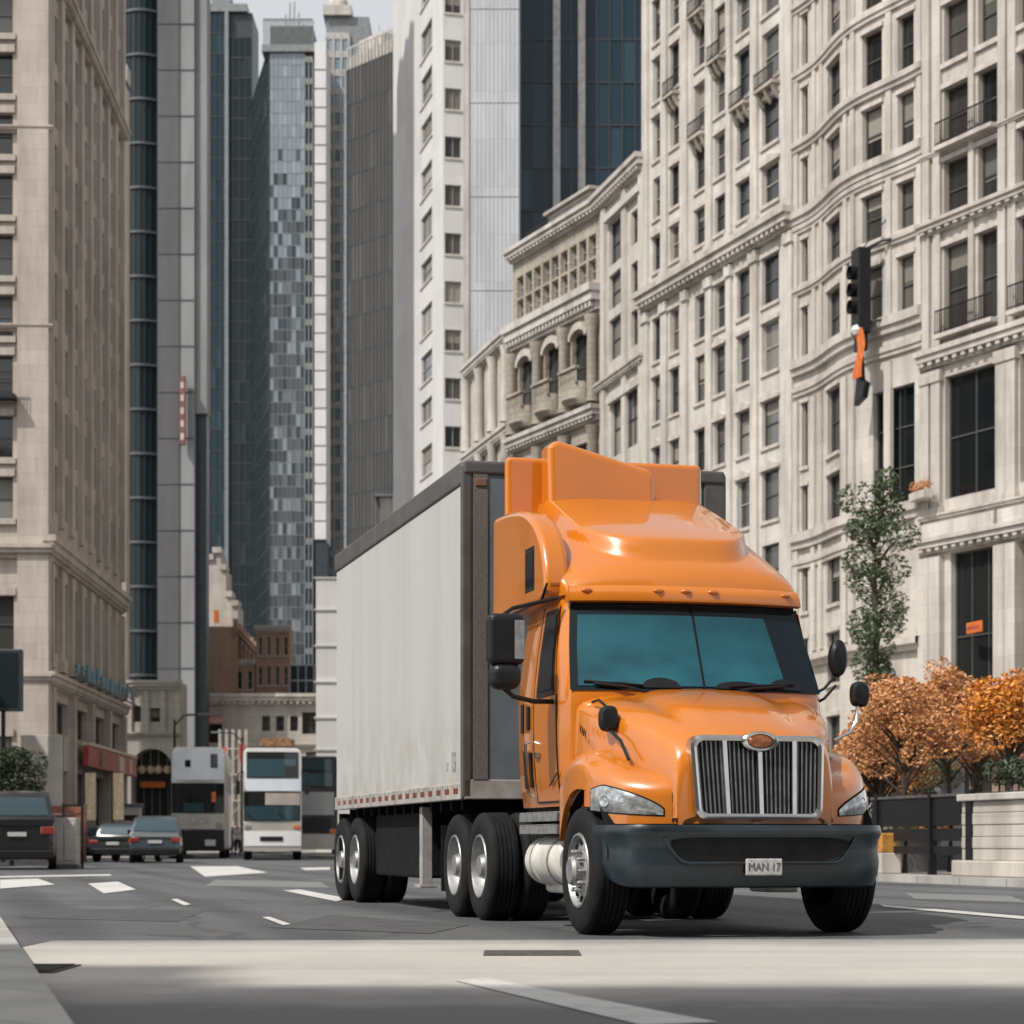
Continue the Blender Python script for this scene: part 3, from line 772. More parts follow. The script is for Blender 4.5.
# drain grate beside the left kerb and iron cover in the sunlit strip
mb = MB(); cx, cy = gp(35, 970)
mb.box(cx - .2, cx + .2, cy - .4, cy + .4, .004, .012)
for k in range(10): mb.box(cx - .17, cx + .17, cy - .37 + k * .075, cy - .335 + k * .075, .012, .02)
tag(mb.build('drain_grate', M['iron']), 'dark iron storm drain grate in the road by the pale kerb', 'drain grate')
cx, cy = gp(532, 954); mb = MB(); mb.box(cx - .33, cx + .33, cy - .33, cy + .33, .005, .011)
tag(mb.build('manhole_cover', M['iron'], bevel=.003), 'dark rectangular iron cover set in the sunlit pale road band', 'manhole cover')

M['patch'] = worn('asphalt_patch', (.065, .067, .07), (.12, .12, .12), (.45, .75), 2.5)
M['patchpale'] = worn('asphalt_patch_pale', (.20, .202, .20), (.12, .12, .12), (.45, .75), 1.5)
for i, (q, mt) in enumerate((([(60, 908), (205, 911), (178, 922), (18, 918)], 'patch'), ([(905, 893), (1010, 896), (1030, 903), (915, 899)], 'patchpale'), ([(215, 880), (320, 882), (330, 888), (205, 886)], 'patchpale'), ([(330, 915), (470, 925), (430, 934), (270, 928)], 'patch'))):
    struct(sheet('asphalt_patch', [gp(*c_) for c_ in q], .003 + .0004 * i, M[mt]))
# ================================================================ BUILDING KIT
class Face:
    """local plane: s along, d inward, z up, inside a building's own frame"""
    def __init__(f, ox=0, oy=0, ang=0., yf=None):
        f.ox, f.oy, f.ang, f.c, f.s, f.yf = ox, oy, ang, math.cos(ang), math.sin(ang), yf
    def __call__(f, s, d, z):
        if f.yf: d = d + f.yf(s)
        return (f.ox + f.c * s - f.s * d, f.oy + f.s * s + f.c * d, z)
def wall(mb, F, x0, x1, z0, z1, holes=(), reveal=.3, m=0, xs_extra=()):
    hs = [h for h in holes if h[0] >= x0 - 1e-6 and h[1] <= x1 + 1e-6 and h[2] >= z0 - 1e-6 and h[3] <= z1 + 1e-6]
    xs = sorted({round(v, 4) for h in hs for v in h[:2]} | {x0, x1} | {x for x in xs_extra if x0 < x < x1})
    zs = sorted({round(v, 4) for h in hs for v in h[2:4]} | {z0, z1})
    H = [(round(a, 4), round(b, 4), round(c, 4), round(d, 4)) for a, b, c, d in (h[:4] for h in hs)]
    for i in range(len(xs) - 1):
        a, b = xs[i], xs[i + 1]; ca = (a + b) / 2
        hh = [h for h in H if h[0] < ca < h[1]]
        # merge vertical runs of solid wall
        run = None
        for j in range(len(zs) - 1):
            cz = (zs[j] + zs[j + 1]) / 2
            solid = not any(h[2] < cz < h[3] for h in hh)
            if solid and run is None: run = zs[j]
            if (not solid) and run is not None:
                mb.face([F(a, 0, run), F(b, 0, run), F(b, 0, zs[j]), F(a, 0, zs[j])], m); run = None
        if run is not None: mb.face([F(a, 0, run), F(b, 0, run), F(b, 0, z1), F(a, 0, z1)], m)
    for a, b, c, d in H:
        r = reveal + .02
        mb.face([F(a, 0, c), F(a, r, c), F(a, r, d), F(a, 0, d)], m); mb.face([F(b, 0, c), F(b, 0, d), F(b, r, d), F(b, r, c)], m)
        mb.face([F(a, 0, c), F(b, 0, c), F(b, r, c), F(a, r, c)], m); mb.face([F(a, 0, d), F(a, r, d), F(b, r, d), F(b, 0, d)], m)
def fbox(mb, F, s0, s1, d0, d1, z0, z1, m=0, n=1):
    for k in range(n):
        mb.box(lerp(s0, s1, k / n), lerp(s0, s1, (k + 1) / n), d0, d1, z0, z1, m, T=F)
def cornice(mb, F, s0, s1, z, proj=.6, h=.8, dent=True, n=1, m=0):
    fbox(mb, F, s0, s1, -proj * .35, .05, z, z + h * .35, m, n)
    if dent:
        k = int((s1 - s0) / .5)
        for i in range(k): fbox(mb, F, s0 + (i + .2) * (s1 - s0) / k, s0 + (i + .65) * (s1 - s0) / k, -proj * .72, -proj * .35 + .002, z + h * .12, z + h * .35 - .003, m)
    fbox(mb, F, s0 - .1, s1 + .1, -proj * .8, .05, z + h * .35 + .002, z + h * .7, m, n)
    fbox(mb, F, s0 - .15, s1 + .15, -proj, .05, z + h * .7 + .002, z + h, m, n)
WC = {}
def window_mesh(w, h, nx, nz, fm, gm, bar=.07):
    key = (round(w, 2), round(h, 2), nx, nz, fm, gm)
    if key not in WC:
        mb = MB()
        mb.box(-w / 2, -w / 2 + bar, 0, .1, 0, h); mb.box(w / 2 - bar, w / 2, 0, .1, 0, h)
        mb.box(-w / 2 + bar, w / 2 - bar, 0, .1, 0, bar * 1.3); mb.box(-w / 2 + bar, w / 2 - bar, 0, .1, h - bar, h)
        for i in range(1, nx): x = -w / 2 + w * i / nx; mb.box(x - bar * .35, x + bar * .35, .015, .095, bar * 1.3, h - bar)
        for i in range(1, nz): z = h * i / nz; mb.box(-w / 2 + bar, w / 2 - bar, .02, .092, z - bar * .4, z + bar * .4)
        a = mb.build('window', M[fm]); pb = MB()
        pb.face([(-w / 2, .085, 0), (w / 2, .085, 0), (w / 2, .085, h), (-w / 2, .085, h)]); p = pb.build('pane', M[gm])
        WC[key] = (a.data, p.data); bpy.data.objects.remove(a); bpy.data.objects.remove(p)
    return WC[key]
TC = {}
def trim_mesh(name, w, p, h, mat, shape='box'):
    key = (name, round(w, 2), p, h, mat, shape)
    if key not in TC:
        mb = MB()
        if shape == 'box': mb.box(-w / 2, w / 2, -p, .03, 0, h)
        else: mb.prism([(-w / 2, 0), (w / 2, 0), (w / 2, h * .35), (0, h), (-w / 2, h * .35)], lambda x, z: (x, -p, z), lambda x, z: (x, .03, z))
        o = mb.build(name, M[mat]); TC[key] = o.data; bpy.data.objects.remove(o)
    return TC[key]
def put_window(root, F, hole, reveal, nx=1, nz=2, fm='wframe', gm='wglass', sill=None, lintel=None):
    a, b, c, d = hole[:4]
    fr, pn = window_mesh(b - a, d - c, nx, nz, fm, gm)
    o = bpy.data.objects.new('window', fr); COL.objects.link(o); o.parent = root
    s = (a + b) / 2; ang = F.ang
    if F.yf: ang += math.atan2(F.yf(s + .1) - F.yf(s - .1), .2)
    o.location = F(s, reveal, c); o.rotation_euler = (0, 0, ang)
    q = bpy.data.objects.new('pane', pn); COL.objects.link(q); q.parent = o
    if gm in ('wglass', 'wglassg') and (b - a) > .7 and random.random() < .38:
        hb = (d - c) * random.choice((.25, .4, .55)); key = ('blind', round(b - a, 2), round(hb, 2))
        if key not in TC:
            mb = MB(); w2 = (b - a) / 2 - .07; n_ = max(3, int(hb / .09))
            for k in range(n_): mb.face([(-w2, .082, -hb * k / n_), (w2, .082, -hb * k / n_), (w2, .070, -hb * (k + .96) / n_), (-w2, .070, -hb * (k + .96) / n_)])
            q2 = mb.build('blind', M['blindcloth']); TC[key] = q2.data; bpy.data.objects.remove(q2)
        q2 = bpy.data.objects.new('blind', TC[key]); COL.objects.link(q2); q2.parent = o; q2.location = (0, 0, d - c - .07)
    for nm, t in (('sill', sill), ('lintel', lintel)):
        if t:
            over, p, h, mat = t[:4]
            q = bpy.data.objects.new(nm, trim_mesh(nm, b - a + 2 * over, p, h, mat, t[4] if len(t) > 4 else 'box')); COL.objects.link(q); q.parent = o
            q.location = (0, -reveal, -h - .003 if nm == 'sill' else d - c + .004)
    return o
def each(root, name, mat, boxes, F):
    for grp in boxes:
        mb = MB()
        for q in (grp if isinstance(grp[0], (list, tuple)) else [grp]): fbox(mb, F, *q)
        mb.build(name, M[mat], root)
def railing(mb, F, s0, s1, d, z, h=.95):
    fbox(mb, F, s0, s1, d, d + .05, z + h - .05, z + h); fbox(mb, F, s0, s1, d, d + .04, z + .08, z + .12)
    k = int((s1 - s0) / .14)
    for i in range(k + 1): x = lerp(s0, s1 - .025, i / k); fbox(mb, F, x, x + .025, d + .01, d + .035, z, z + h - .02)
def curtain(root, F, x0, x1, z0, z1, nx, nz, gm, fm, tilt=.012, vbar=.1, hbar=.18, vproj=.12, vbars=True, inset=.02, pick=None):
    mb = MB()
    for i in range(nx):
        for j in range(nz):
            a, b = lerp(x0, x1, i / nx), lerp(x0, x1, (i + 1) / nx); c, d = lerp(z0, z1, j / nz), lerp(z0, z1, (j + 1) / nz)
            w, h = b - a, d - c
            t1, t2 = random.gauss(0, tilt) * w / 2, random.gauss(0, tilt) * h / 2
            q = inset
            mb.face([F(a, q - t1 - t2, c), F(b, q + t1 - t2, c), F(b, q + t1 + t2, d), F(a, q - t1 + t2, d)], int(pick(a, c)) if pick else 0)
    g = mb.build('glazing', [M[k] for k in gm] if isinstance(gm, list) else M[gm], root)
    mb = MB()
    if vbars:
        for i in range(nx + 1): x = lerp(x0, x1, i / nx); fbox(mb, F, x - vbar / 2, x + vbar / 2, -vproj, inset + .1, z0, z1)
    for j in range(nz + 1): z = lerp(z0, z1, j / nz); fbox(mb, F, x0, x1, -vproj * .6, inset + .1, z - hbar / 2, z + hbar / 2)
    mb.build('mullion_frame', M[fm], root)
    return g
def body_box(root, name, mat, x0, x1, y0, y1, z0, z1, bevel=0):
    mb = MB(); mb.box(x0, x1, y0, y1, z0, z1); return mb.build(name, mat, root, bevel=bevel)

M['lime'] = stone('limestone_white', (.60, .57, .525), 0.7, 0.06, 1.2, .5)
M['lime2'] = stone('limestone_cream', (.55, .51, .46), 0.7, 0.06, 1.4, .55)
M['lime3'] = stone('limestone_warm', (.53, .49, .445), 0.7, 0.07, 1.5, .6)
M['beige'] = stone('beige_stone', (.47, .41, .36), .6, .08, 1.6, .7)
M['beigedk'] = stone('brown_stone', (.16, .13, .115), .4, .1, 1.2, .5)
M['ornate'] = stone('ornate_stone', (.44, .395, .33), .85, .2, .8, .35)
M['whitewall'] = stone('white_render', (.64, .63, .615), .18, .03, 4., 3.)
M['greypanel'] = stone('grey_white_panel', (.50, .51, .53), .25, .12, 1.3, 3.4)
M['concgrey'] = stone('grey_concrete', (.105, .106, .11), .35, .02, 30., 3.6)
M['concpale'] = stone('pale_concrete', (.25, .255, .26), .35, .02, 30., 3.6)
M['darkgrey'] = stone('dark_grey_cladding', (.10, .10, .10), .3, .12, 1.4, 3.3)
M['brick'] = stone('brown_brick', (.42, .27, .20), .5, .2, .7, .3)
M['palelow'] = stone('pale_low_stone', (.44, .41, .37), .5, .12, 1., .5)
M['wframe'] = plain('window_frame_dark', (.07, .068, .065), .5, 0, .3, 5)
M['wframel'] = plain('window_frame_light', (.36, .34, .31), .5, 0, .3, 5)
M['wglass'] = glass('window_glass', (.008, .010, .011), (.17, .155, .13), .05)
M['wglassk'] = glass('window_glass_deep', (.006, .008, .009), (.016, .018, .018), .06, False, .3)
M['wglassg'] = glass('window_glass_grey', (.03, .031, .032), (.27, .25, .215), .1)
M['darkglass'] = glass('tower_glass_dark', (.012, .020, .024), (.028, .040, .045), .12, True, .18)
M['tealglass'] = glass('tower_glass_teal', (.012, .030, .042), (.03, .06, .078), .12, True, .22)
M['blueglass'] = glass('tower_glass_blue', (.16, .20, .23), (.25, .29, .32), .1, True, .7)
M['reflglass'] = glass('tower_glass_reflection', (.022, .032, .038), (.22, .25, .27), .12, True, .35)
M['greyglass'] = glass('tower_glass_grey', (.060, .058, .056), (.085, .082, .079), .5, True, .12)
M['blindcloth'] = glass('blind_cloth', (.30, .28, .24), (.10, .095, .085), .8, False, .1)
M['railiron'] = plain('black_railing', (.012, .012, .013), .5, .3, .3, 5)
M['mull_dark'] = plain('mullion_dark', (.035, .045, .05), .45, .3, .3, 2)
M['mull_grey'] = plain('mullion_grey', (.20, .21, .215), .5, .2, .3, 2)
M['mull_pale'] = plain('mullion_pale', (.40, .39, .37), .5, .1, .3, 2)
M['signred'] = plain('red_sign', (.36, .055, .035), .5, 0, .4, 3)
M['signcream'] = plain('cream_sign', (.55, .45, .30), .5, 0, .3, 6)
M['tealpaint'] = plain('teal_paint', (.05, .16, .21), .5, 0, .5, 3)
M['orangecloth'] = plain('orange_cloth', (.55, .13, .02), .8, 0, .4, 5)

RX = math.atan2(-math.cos(TH), math.sin(TH))      # facade x axis: toward the viewer
def rpt(px, c=36.):
    k = (px - 512) / FPX; Y = c / (k + .2556); return k * Y, Y
class RightFront:
    """a street front running from picture column a (far) toward column b (near)"""
    def __init__(s, a, b, c=36., o=None, tan=.2556):
        s.o = o if o else rpt(a, c); l = math.hypot(tan, 1); s.d = (tan / l, -1 / l)
        s.rot = math.atan2(s.d[1], s.d[0]); s.L = s.s(b); s.end = s.pt(b)
    def s(s_, px):
        k = (px - 512) / FPX; return (k * s_.o[1] - s_.o[0]) / (s_.d[0] - k * s_.d[1])
    def pt(s_, px):
        t = s_.s(px); return (s_.o[0] + s_.d[0] * t, s_.o[1] + s_.d[1] * t)
    def z(s_, px, py): return gz(py, s_.pt(px)[1])
    def fix(s_, px, py, out):          # a point standing off the front
        x, y = s_.pt(px); return (x + s_.d[1] * out, y - s_.d[0] * out, gz(py, y))
def shell(mb, L, D, H, yf=None):
    """sides, back and roof behind a front wall"""
    y0 = 0
    mb.face([(0, y0, 0), (0, D, 0), (0, D, H), (0, y0, H)]); mb.face([(L, y0, 0), (L, y0, H), (L, D, H), (L, D, 0)])
    mb.face([(0, D, 0), (L, D, 0), (L, D, H), (0, D, H)]); mb.face([(0, y0, H), (L, y0, H), (L, D, H), (0, D, H)])

# ---------------------------------------------------------------- right side: pilastered white block
f1 = rf = RightFront(645, 795, tan=.3645); L = rf.L
f2 = RightFront(795, 925, o=f1.end, tan=.3645); f3 = RightFront(925, 1075, o=f2.end, tan=.50)
r1 = thing('stone_building', 'white stone block with rows of pilasters and a long cornice above the truck cab', 'building', (*rf.o, 0), rf.rot, None)
F0 = Face()
RV = .16
cols = [((rf.s(a) + rf.s(b)) / 2, rf.s(b) - rf.s(a)) for a, b in ((653, 661.5), (670, 679), (695, 707), (714.5, 725), (737, 750), (762, 779))]
rows = [(4.5, 2.6), (8.8, 2.2), (12.2, 2.2), (15.5, 2.3), (18.9, 2.1), (22.3, 2.3), (25.4, 2.2), (30.0, 1.8), (32.7, 2.1), (35.7, 2.2), (38.7, 2.2), (41.7, 2.2), (44.7, 2.2)]
holes = [(c - w / 2, c + w / 2, z, z + h) for c, w in cols for z, h in rows]
mb = MB(); wall(mb, F0, 0, L, 0, 49, holes, RV); shell(mb, L, 14, 49); mb.build('wall', M['lime'], r1)
for h in holes:
    r_ = random.random()
    put_window(r1, F0, h, RV, 1, 2, random.choice(['wframe', 'wframe', 'wframel']), random.choice(['wglass', 'wglass', 'wglassg']), (.10, .09, .16, 'lime2'),
               (.10, .08, .2, 'lime2') if r_ < .4 else (.15, .13, .42, 'lime2', 'gable') if r_ < .62 or abs(h[2] - 18.9) < .1 else None)
mb = MB(); cornice(mb, F0, 0, L, 28.2, .7, .95); mb.build('cornice', M['lime2'], r1)
mb = MB(); cornice(mb, F0, 0, L, 7.4, .4, .5, False); mb.build('lower_cornice', M['lime2'], r1)
edges = [0.25] + [(cols[i][0] + cols[i][1] / 2 + cols[i + 1][0] - cols[i + 1][1] / 2) / 2 for i in range(5)] + [L - .4]
for i, e in enumerate(edges):
    hw = .22 if i in (2, 4) else .34
    each(r1, 'pilaster', 'lime', [[(e - hw, e + hw, -.16, .02, z0, z1), (e - hw - .07, e + hw + .07, -.24, .02, z0, z0 + .5), (e - hw - .09, e + hw + .09, -.26, .02, z1 - .55, z1 - .05)] for z0, z1 in ((7.95, 28.15), (29.2, 48))], F0)
for ci, z in ((1, 38.3), (2, 41.3), (3, 44.3), (3, 38.3), (4, 35.3), (5, 41.3), (5, 35.3), (1, 44.3), (2, 35.3), (4, 41.3)):
    c, w = cols[ci]; mb = MB()
    fbox(mb, F0, c - w / 2 - .12, c + w / 2 + .12, -.42, .0, z - .15, z)
    for q in (-.9, 0, .9):
        mb.prism([(-.38, z - .15), (.0, z - .15), (0, z - .8), (-.12, z - .7), (-.28, z - .4)], lambda a, b, q=q: F0(c + q * w / 2 - .08, a, b), lambda a, b, q=q: F0(c + q * w / 2 + .08, a, b))
    bal = mb.build('balcony', M['ornate'], r1)
    mb = MB(); railing(mb, F0, c - w / 2 - .1, c + w / 2 + .1, -.40, z, .75); mb.build('railing', M['railiron'], bal)
# ---------------------------------------------------------------- right side: bowed cream front
rf = f2; L2 = rf.L
r2 = thing('stone_building', 'cream stone building with a gently bowed front and curved belts beyond the slender green tree', 'building', (*rf.o, 0), rf.rot)
def bow(x):
    return -.55 * math.sin(PI * max(0, min(1, (x - .8) / (L2 - 1.2)))) ** 2 + .12 * math.sin(2 * PI * x / L2)
FB = Face(yf=bow)
cols = [(rf.s(a), rf.s(b)) for a, b in ((801, 806.5), (831, 850), (874, 890), (902, 915))]
yz = lambda y: rf.z(840, y)
rows = [(3.4, 2.8), (7.6, 2.2), (11.0, 2.1)] + [(yz(b), yz(t) - yz(b)) for b, t in ((525, 474), (454, 388), (343, 289), (264, 219), (187, 135), (116, 62), (40, -14), (-34, -90))]
big = (rf.s(883), rf.s(918), rf.z(900, 508), rf.z(900, 388))
holes = [(a, b, z, z + h) for i, (a, b) in enumerate(cols) for z, h in rows]
holes = [h for h in holes if not (h[1] > big[0] - .2 and h[2] < big[3] + .3 and h[3] > big[2] - 1.4)]
door2 = (rf.s(874), rf.s(900), 2.4, 7.6)
holes = [h for h in holes if not (h[1] > door2[0] and h[2] < 8.2)]
xs_ = [L2 * i / 28 for i in range(29)]
mb = MB(); wall(mb, FB, 0, L2, 0, 44, holes + [big, door2], .2, 0, xs_); shell(mb, L2, 14, 44); mb.build('wall', M['lime2'], r2)
for h in holes: put_window(r2, FB, h, .2, 1, 2, 'wframe', 'wglass', (.1, .10, .16, 'lime2'), (.1, .08, .18, 'lime2'))
put_window(r2, FB, big, .2, 2, 3, 'wframe', 'wglassk'); put_window(r2, FB, door2, .2, 2, 3, 'wframe', 'wglassk')
for y, p, h in ((122, .26, .26), (196, .3, .35), (208, .16, .2), (272, .2, .2), (352, .35, .4), (48, .2, .25), (-22, .25, .25), (376, .2, .25), (532, .35, .4), (555, .2, .25)):
    mb = MB()
    P = [[FB(L2 * k / 56, -d, yz(y) + dz) for k in range(57)] for d, dz in ((-.04, -h * .7), (p * .6, -h * .7), (p * .65, 0), (p, .02), (p, h), (-.04, h + .03))]
    mb.grid(P); mb.face([r_[-1] for r_ in P]); mb.face([r_[0] for r_ in P]); mb.build('belt_course', M['lime3'], r2)
mb = MB(); P = [[FB(L2 * k / 56, -d, 8.5 + dz) for k in range(57)] for d, dz in ((-.04, 0), (.2, 0), (.25, .2), (.45, .24), (.45, .5), (-.04, .55))]
mb.grid(P); mb.build('cornice', M['lime3'], r2)
for px in (797, 814, 823, 858, 866, 896, 921):
    s = rf.s(px)
    each(r2, 'pilaster', 'lime2', [(s - .2, s + .2, -.14, .02, 9.2, yz(385)), (s - .16, s + .16, -.10, .02, yz(345), 44)], FB)

# ---------------------------------------------------------------- right side: nearest block
rf3 = f3; L3 = rf3.L
r3 = thing('stone_building', 'warm stone building with tall paired windows and heavy ledges nearest the street corner', 'building', (*rf3.o, 0), rf3.rot)
F0 = Face()
yz = lambda y: rf3.z(988, y)
PX3 = ((944, 968), (978, 1000), (1018, 1038), (1048, 1068))
wins = [(rf3.s(a), rf3.s(b), yz(y1), yz(y0)) for a, b in PX3 for y1, y0 in ((320, 230), (204, 143), (127, 68), (42, -18), (-40, -100))]
bigs = [(rf3.s(945), rf3.s(999), yz(490), yz(364)), (rf3.s(1020), rf3.s(1066), yz(490), yz(364))]
door = (rf3.s(951), rf3.s(1001), 2.2, yz(546)); shop = (rf3.s(1020), rf3.s(1066), 2.2, yz(546))
mb = MB(); wall(mb, F0, 0, L3, 0, 40, wins + bigs + [door, shop], .22); shell(mb, L3, 14, 40); mb.build('wall', M['lime3'], r3)
for h in wins: put_window(r3, F0, h, .22, 1, 2, 'wframe', 'wglass', (.1, .12, .2, 'lime3'), (.12, .10, .2, 'lime3'))
for h in bigs: put_window(r3, F0, h, .22, 2, 2, 'wframe', 'wglassk')
for h in (door, shop): put_window(r3, F0, h, .22, 3, 3, 'wframe', 'wglassk')
for nm, (y, p, h) in zip(('main_ledge', 'lower_ledge', 'plinth_ledge', 'upper_ledge', 'thin_ledge'), ((352, .5, .7), (512, .3, .3), (544, .55, .6), (214, .45, .5), (136, .22, .25))):
    mb = MB(); cornice(mb, F0, 0, L3, yz(y), p, h, p > .44); mb.build(nm, M['lime3'], r3)
for px in (928, 939, 1004, 1014, 1071):
    s = rf3.s(px); z0, z1 = yz(508), yz(356)
    each(r3, 'pilaster', 'lime3', [[(s - .28, s + .28, -.2, .02, z0, z1), (s - .34, s + .34, -.26, .02, z0, z0 + .4), (s - .34, s + .34, -.26, .02, z1 - .45, z1)], (s - .34, s + .34, -.26, .02, .6, yz(548)), (s - .22, s + .22, -.14, .02, yz(330), 40)], F0)
s = rf3.s(973); each(r3, 'pilaster', 'lime3', [(s - .16, s + .16, -.12, .02, yz(330), 40)], F0)
each(r3, 'balustrade_panel', 'lime', [(rf3.s(a), rf3.s(b), -.42, .02, yz(536), yz(514)) for a, b in ((930, 1002), (1006, 1070))], F0)
for y, a, b in ((322, 943, 1001), (322, 1016, 1070), (129, 943, 1001)):
    mb = MB(); fbox(mb, F0, rf3.s(a), rf3.s(b), -.5, 0, yz(y) - .16, yz(y)); bal = mb.build('balcony', M['lime3'], r3)
    mb = MB(); railing(mb, F0, rf3.s(a) + .05, rf3.s(b) - .05, -.46, yz(y), .95); mb.build('railing', M['railiron'], bal)
# ---------------------------------------------------------------- middle: pale block with large windows
rf = RightFront(600, 645); Lm = rf.L
m2 = thing('stone_building', 'narrow pale building with three tall window bays squeezed beside the dark glass tower', 'building', (*rf.o, 0), rf.rot)
Hm = 36.4
holes = [(rf.s(a), rf.s(b), rf.z(c, y1), rf.z(c, y0)) for a, b, c, yy in ((609, 622, 616, ((262, 218), (306, 271), (358, 316))), (631, 643, 637, ((242, 208), (298, 260), (344, 308)))) for y1, y0 in yy]
holes += [(rf.s(611), rf.s(641), rf.z(626, 450), rf.z(626, 392)), (rf.s(612), rf.s(640), 13, 17.5), (rf.s(612), rf.s(640), 3.0, 9.0)]
mb = MB(); wall(mb, F0, 0, Lm, 0, Hm, holes, .2); shell(mb, Lm, 13, Hm); mb.build('wall', M['lime'], m2)
for i, h in enumerate(holes): put_window(m2, F0, h, .2, 1 if i < 6 else 3, 2, 'wframe', 'wglassg')
for z, p, h in ((Hm - .8, .6, .9), (25.6, .4, .5)):
    mb = MB(); cornice(mb, F0, 0, Lm, z, p, h); mb.build('cornice', M['lime2'], m2)
for px in (605, 626, 643): q = rf.s(px); each(m2, 'pilaster', 'lime', [(q - .35, q + .35, -.18, .02, 0, Hm - .85)], F0)
each(m2, 'moulding', 'lime', [(rf.s(608), rf.s(643), -.3, .02, 34.6, 35.0), (rf.s(610), rf.s(642), -.25, .02, 24.6, 25.0)], F0)

# ---------------------------------------------------------------- middle: ornate gallery block
rf = RightFront(513, 600, tan=.443); Lo = rf.L
m1 = thing('ornate_building', 'ornate old stone building with a gridded upper gallery and carved balconies above the trailer', 'building', (*rf.o, 0), rf.rot)
Ho = 38.4
holes = [];n = 9
a0, a1 = rf.s(516), rf.s(597)
for i in range(n):
    a, b = lerp(a0, a1, i / n) + .14, lerp(a0, a1, (i + 1) / n) - .14
    for z, h in ((34.0, 1.25), (35.4, 1.3)): holes.append((a, b, z, z + h))
for i in range(3):
    a, b = lerp(a0, a1, i / 3) + .55, lerp(a0, a1, (i + 1) / 3) - .55
    holes.append((a, b, 27.3, 31.2)); holes.append((a, b, 21.3, 24.6)); holes.append((a, b, 15.0, 18.8)); holes.append((a, b, 3.5, 10.))
mb = MB(); wall(mb, F0, 0, Lo, 0, Ho, holes, .25); shell(mb, Lo, 12, Ho); mb.build('wall', M['ornate'], m1)
for h in holes: put_window(m1, F0, h, .25, 1 if h[2] > 33 else 3, 2, 'wframel' if h[2] > 33 else 'wframe', 'wglassg')
for z, p, h in ((32.1, .8, 1.5), (Ho - .7, .7, .8), (25.6, .7, .9), (19.6, .5, .7)):
    mb = MB(); cornice(mb, F0, 0, Lo, z, p, h); mb.build('cornice', M['lime'], m1)
for i in range(4):
    s = lerp(a0, a1, i / 3)
    mb = MB()
    mb.lathe([(.42, 26.70), (.36, 27.10), (.32, 30.80), (.45, 31.20), (.5, 31.80)], (s, -.30, 0), 'z', 14)
    mb.build('column', M['ornate'], m1, smooth=True); mb = MB()
    mb.lathe([(.42, 20.60), (.36, 21.10), (.32, 24.80), (.45, 25.30)], (s, -.30, 0), 'z', 14)
    mb.build('column', M['ornate'], m1, smooth=True)
for i in range(3):
    a, b = lerp(a0, a1, i / 3) + .7, lerp(a0, a1, (i + 1) / 3) - .7; c = (a + b) / 2
    mb = MB(); P = []
    for d0, z in ((0, 26.75), (.9, 26.80), (1.2, 27.10), (1.15, 27.50), (1.3, 28.00), (1.2, 28.05), (.95, 27.70)):
        P.append([F0(c - (b - a) / 2 * math.cos(PI * k / 12), -d0 * (.35 + .65 * math.sin(PI * k / 12)), z) for k in range(13)])
    mb.grid(P)
    for k in range(7): mb.lathe([(.10, 28.00), (.05, 28.15), (.11, 28.40), (.05, 28.70), (.1, 28.80)], (lerp(a, b, (k + .5) / 7), -.95, 0), 'z', 8)
    fbox(mb, F0, a, b, -1.1, -.8, 28.80, 28.95)
    mb.build('carved_balcony', M['ornate'], m1, smooth=True)
    mb = MB()       # arched hood with swags over each opening
    pts = [((b - a) / 2 * math.cos(PI * k / 12), 30.90 + .9 * math.sin(PI * k / 12)) for k in range(13)] + [((b - a) / 2 * .8 * math.cos(PI * k / 12), 30.80 + .55 * math.sin(PI * k / 12)) for k in range(12, -1, -1)]
    for k in range(12):
        q = [pts[k], pts[k + 1], pts[24 - k], pts[25 - k]]
        mb.prism(q, lambda x, z: F0(c + x, -.4, z), lambda x, z: F0(c + x, .02, z))
    mb.build('arched_hood', M['lime2'], m1)
# roof terrace with planting boxes and a little rail
mb = MB(); railing(mb, F0, 1, Lo - 2, .3, Ho, 1.0); mb.build('roof_railing', M['railiron'], m1)
mb = MB(); fbox(mb, F0, Lo - 9, Lo - 3, .8, 2.6, Ho, Ho + 1.6); fbox(mb, F0, Lo - 9.3, Lo - 2.7, .6, 2.9, Ho + 1.6, Ho + 1.8); mb.build('roof_hut', M['palelow'], m1)

# ---------------------------------------------------------------- middle: low classical block left of it
rf = RightFront(468, 513); Lc = rf.L
m0 = thing('stone_building', 'lower pale classical building behind the trailer at the foot of the plain white slab', 'building', (*rf.o, 0), rf.rot)
Hc = 33.8
holes = [(rf.s(p) - .75, rf.s(p) + .75, z, z + 2.8) for p in (477, 490, 503) for z in (28.6, 22.8, 16.8, 10.6)]
mb = MB(); wall(mb, F0, 0, Lc, 0, Hc, holes, .4); shell(mb, Lc, 8, Hc); mb.build('wall', M['lime2'], m0)
for h in holes: put_window(m0, F0, h, .4, 2, 2, 'wframel', 'wglassg')
for z in (Hc - .9, 26.8, 20.9, 15.0):
    mb = MB(); cornice(mb, F0, 0, Lc, z, .6, .8); mb.build('cornice', M['lime'], m0)
for px in (470, 483.5, 496.5, 510):
    for dz in (0, -5.7):
        mb = MB(); mb.lathe([(.4, 27.8 + dz), (.33, 28.2 + dz), (.30, 32.2 + dz), (.42, 32.7 + dz)], (rf.s(px), -.3, 0), 'z', 12); mb.build('column', M['lime'], m0, smooth=True)

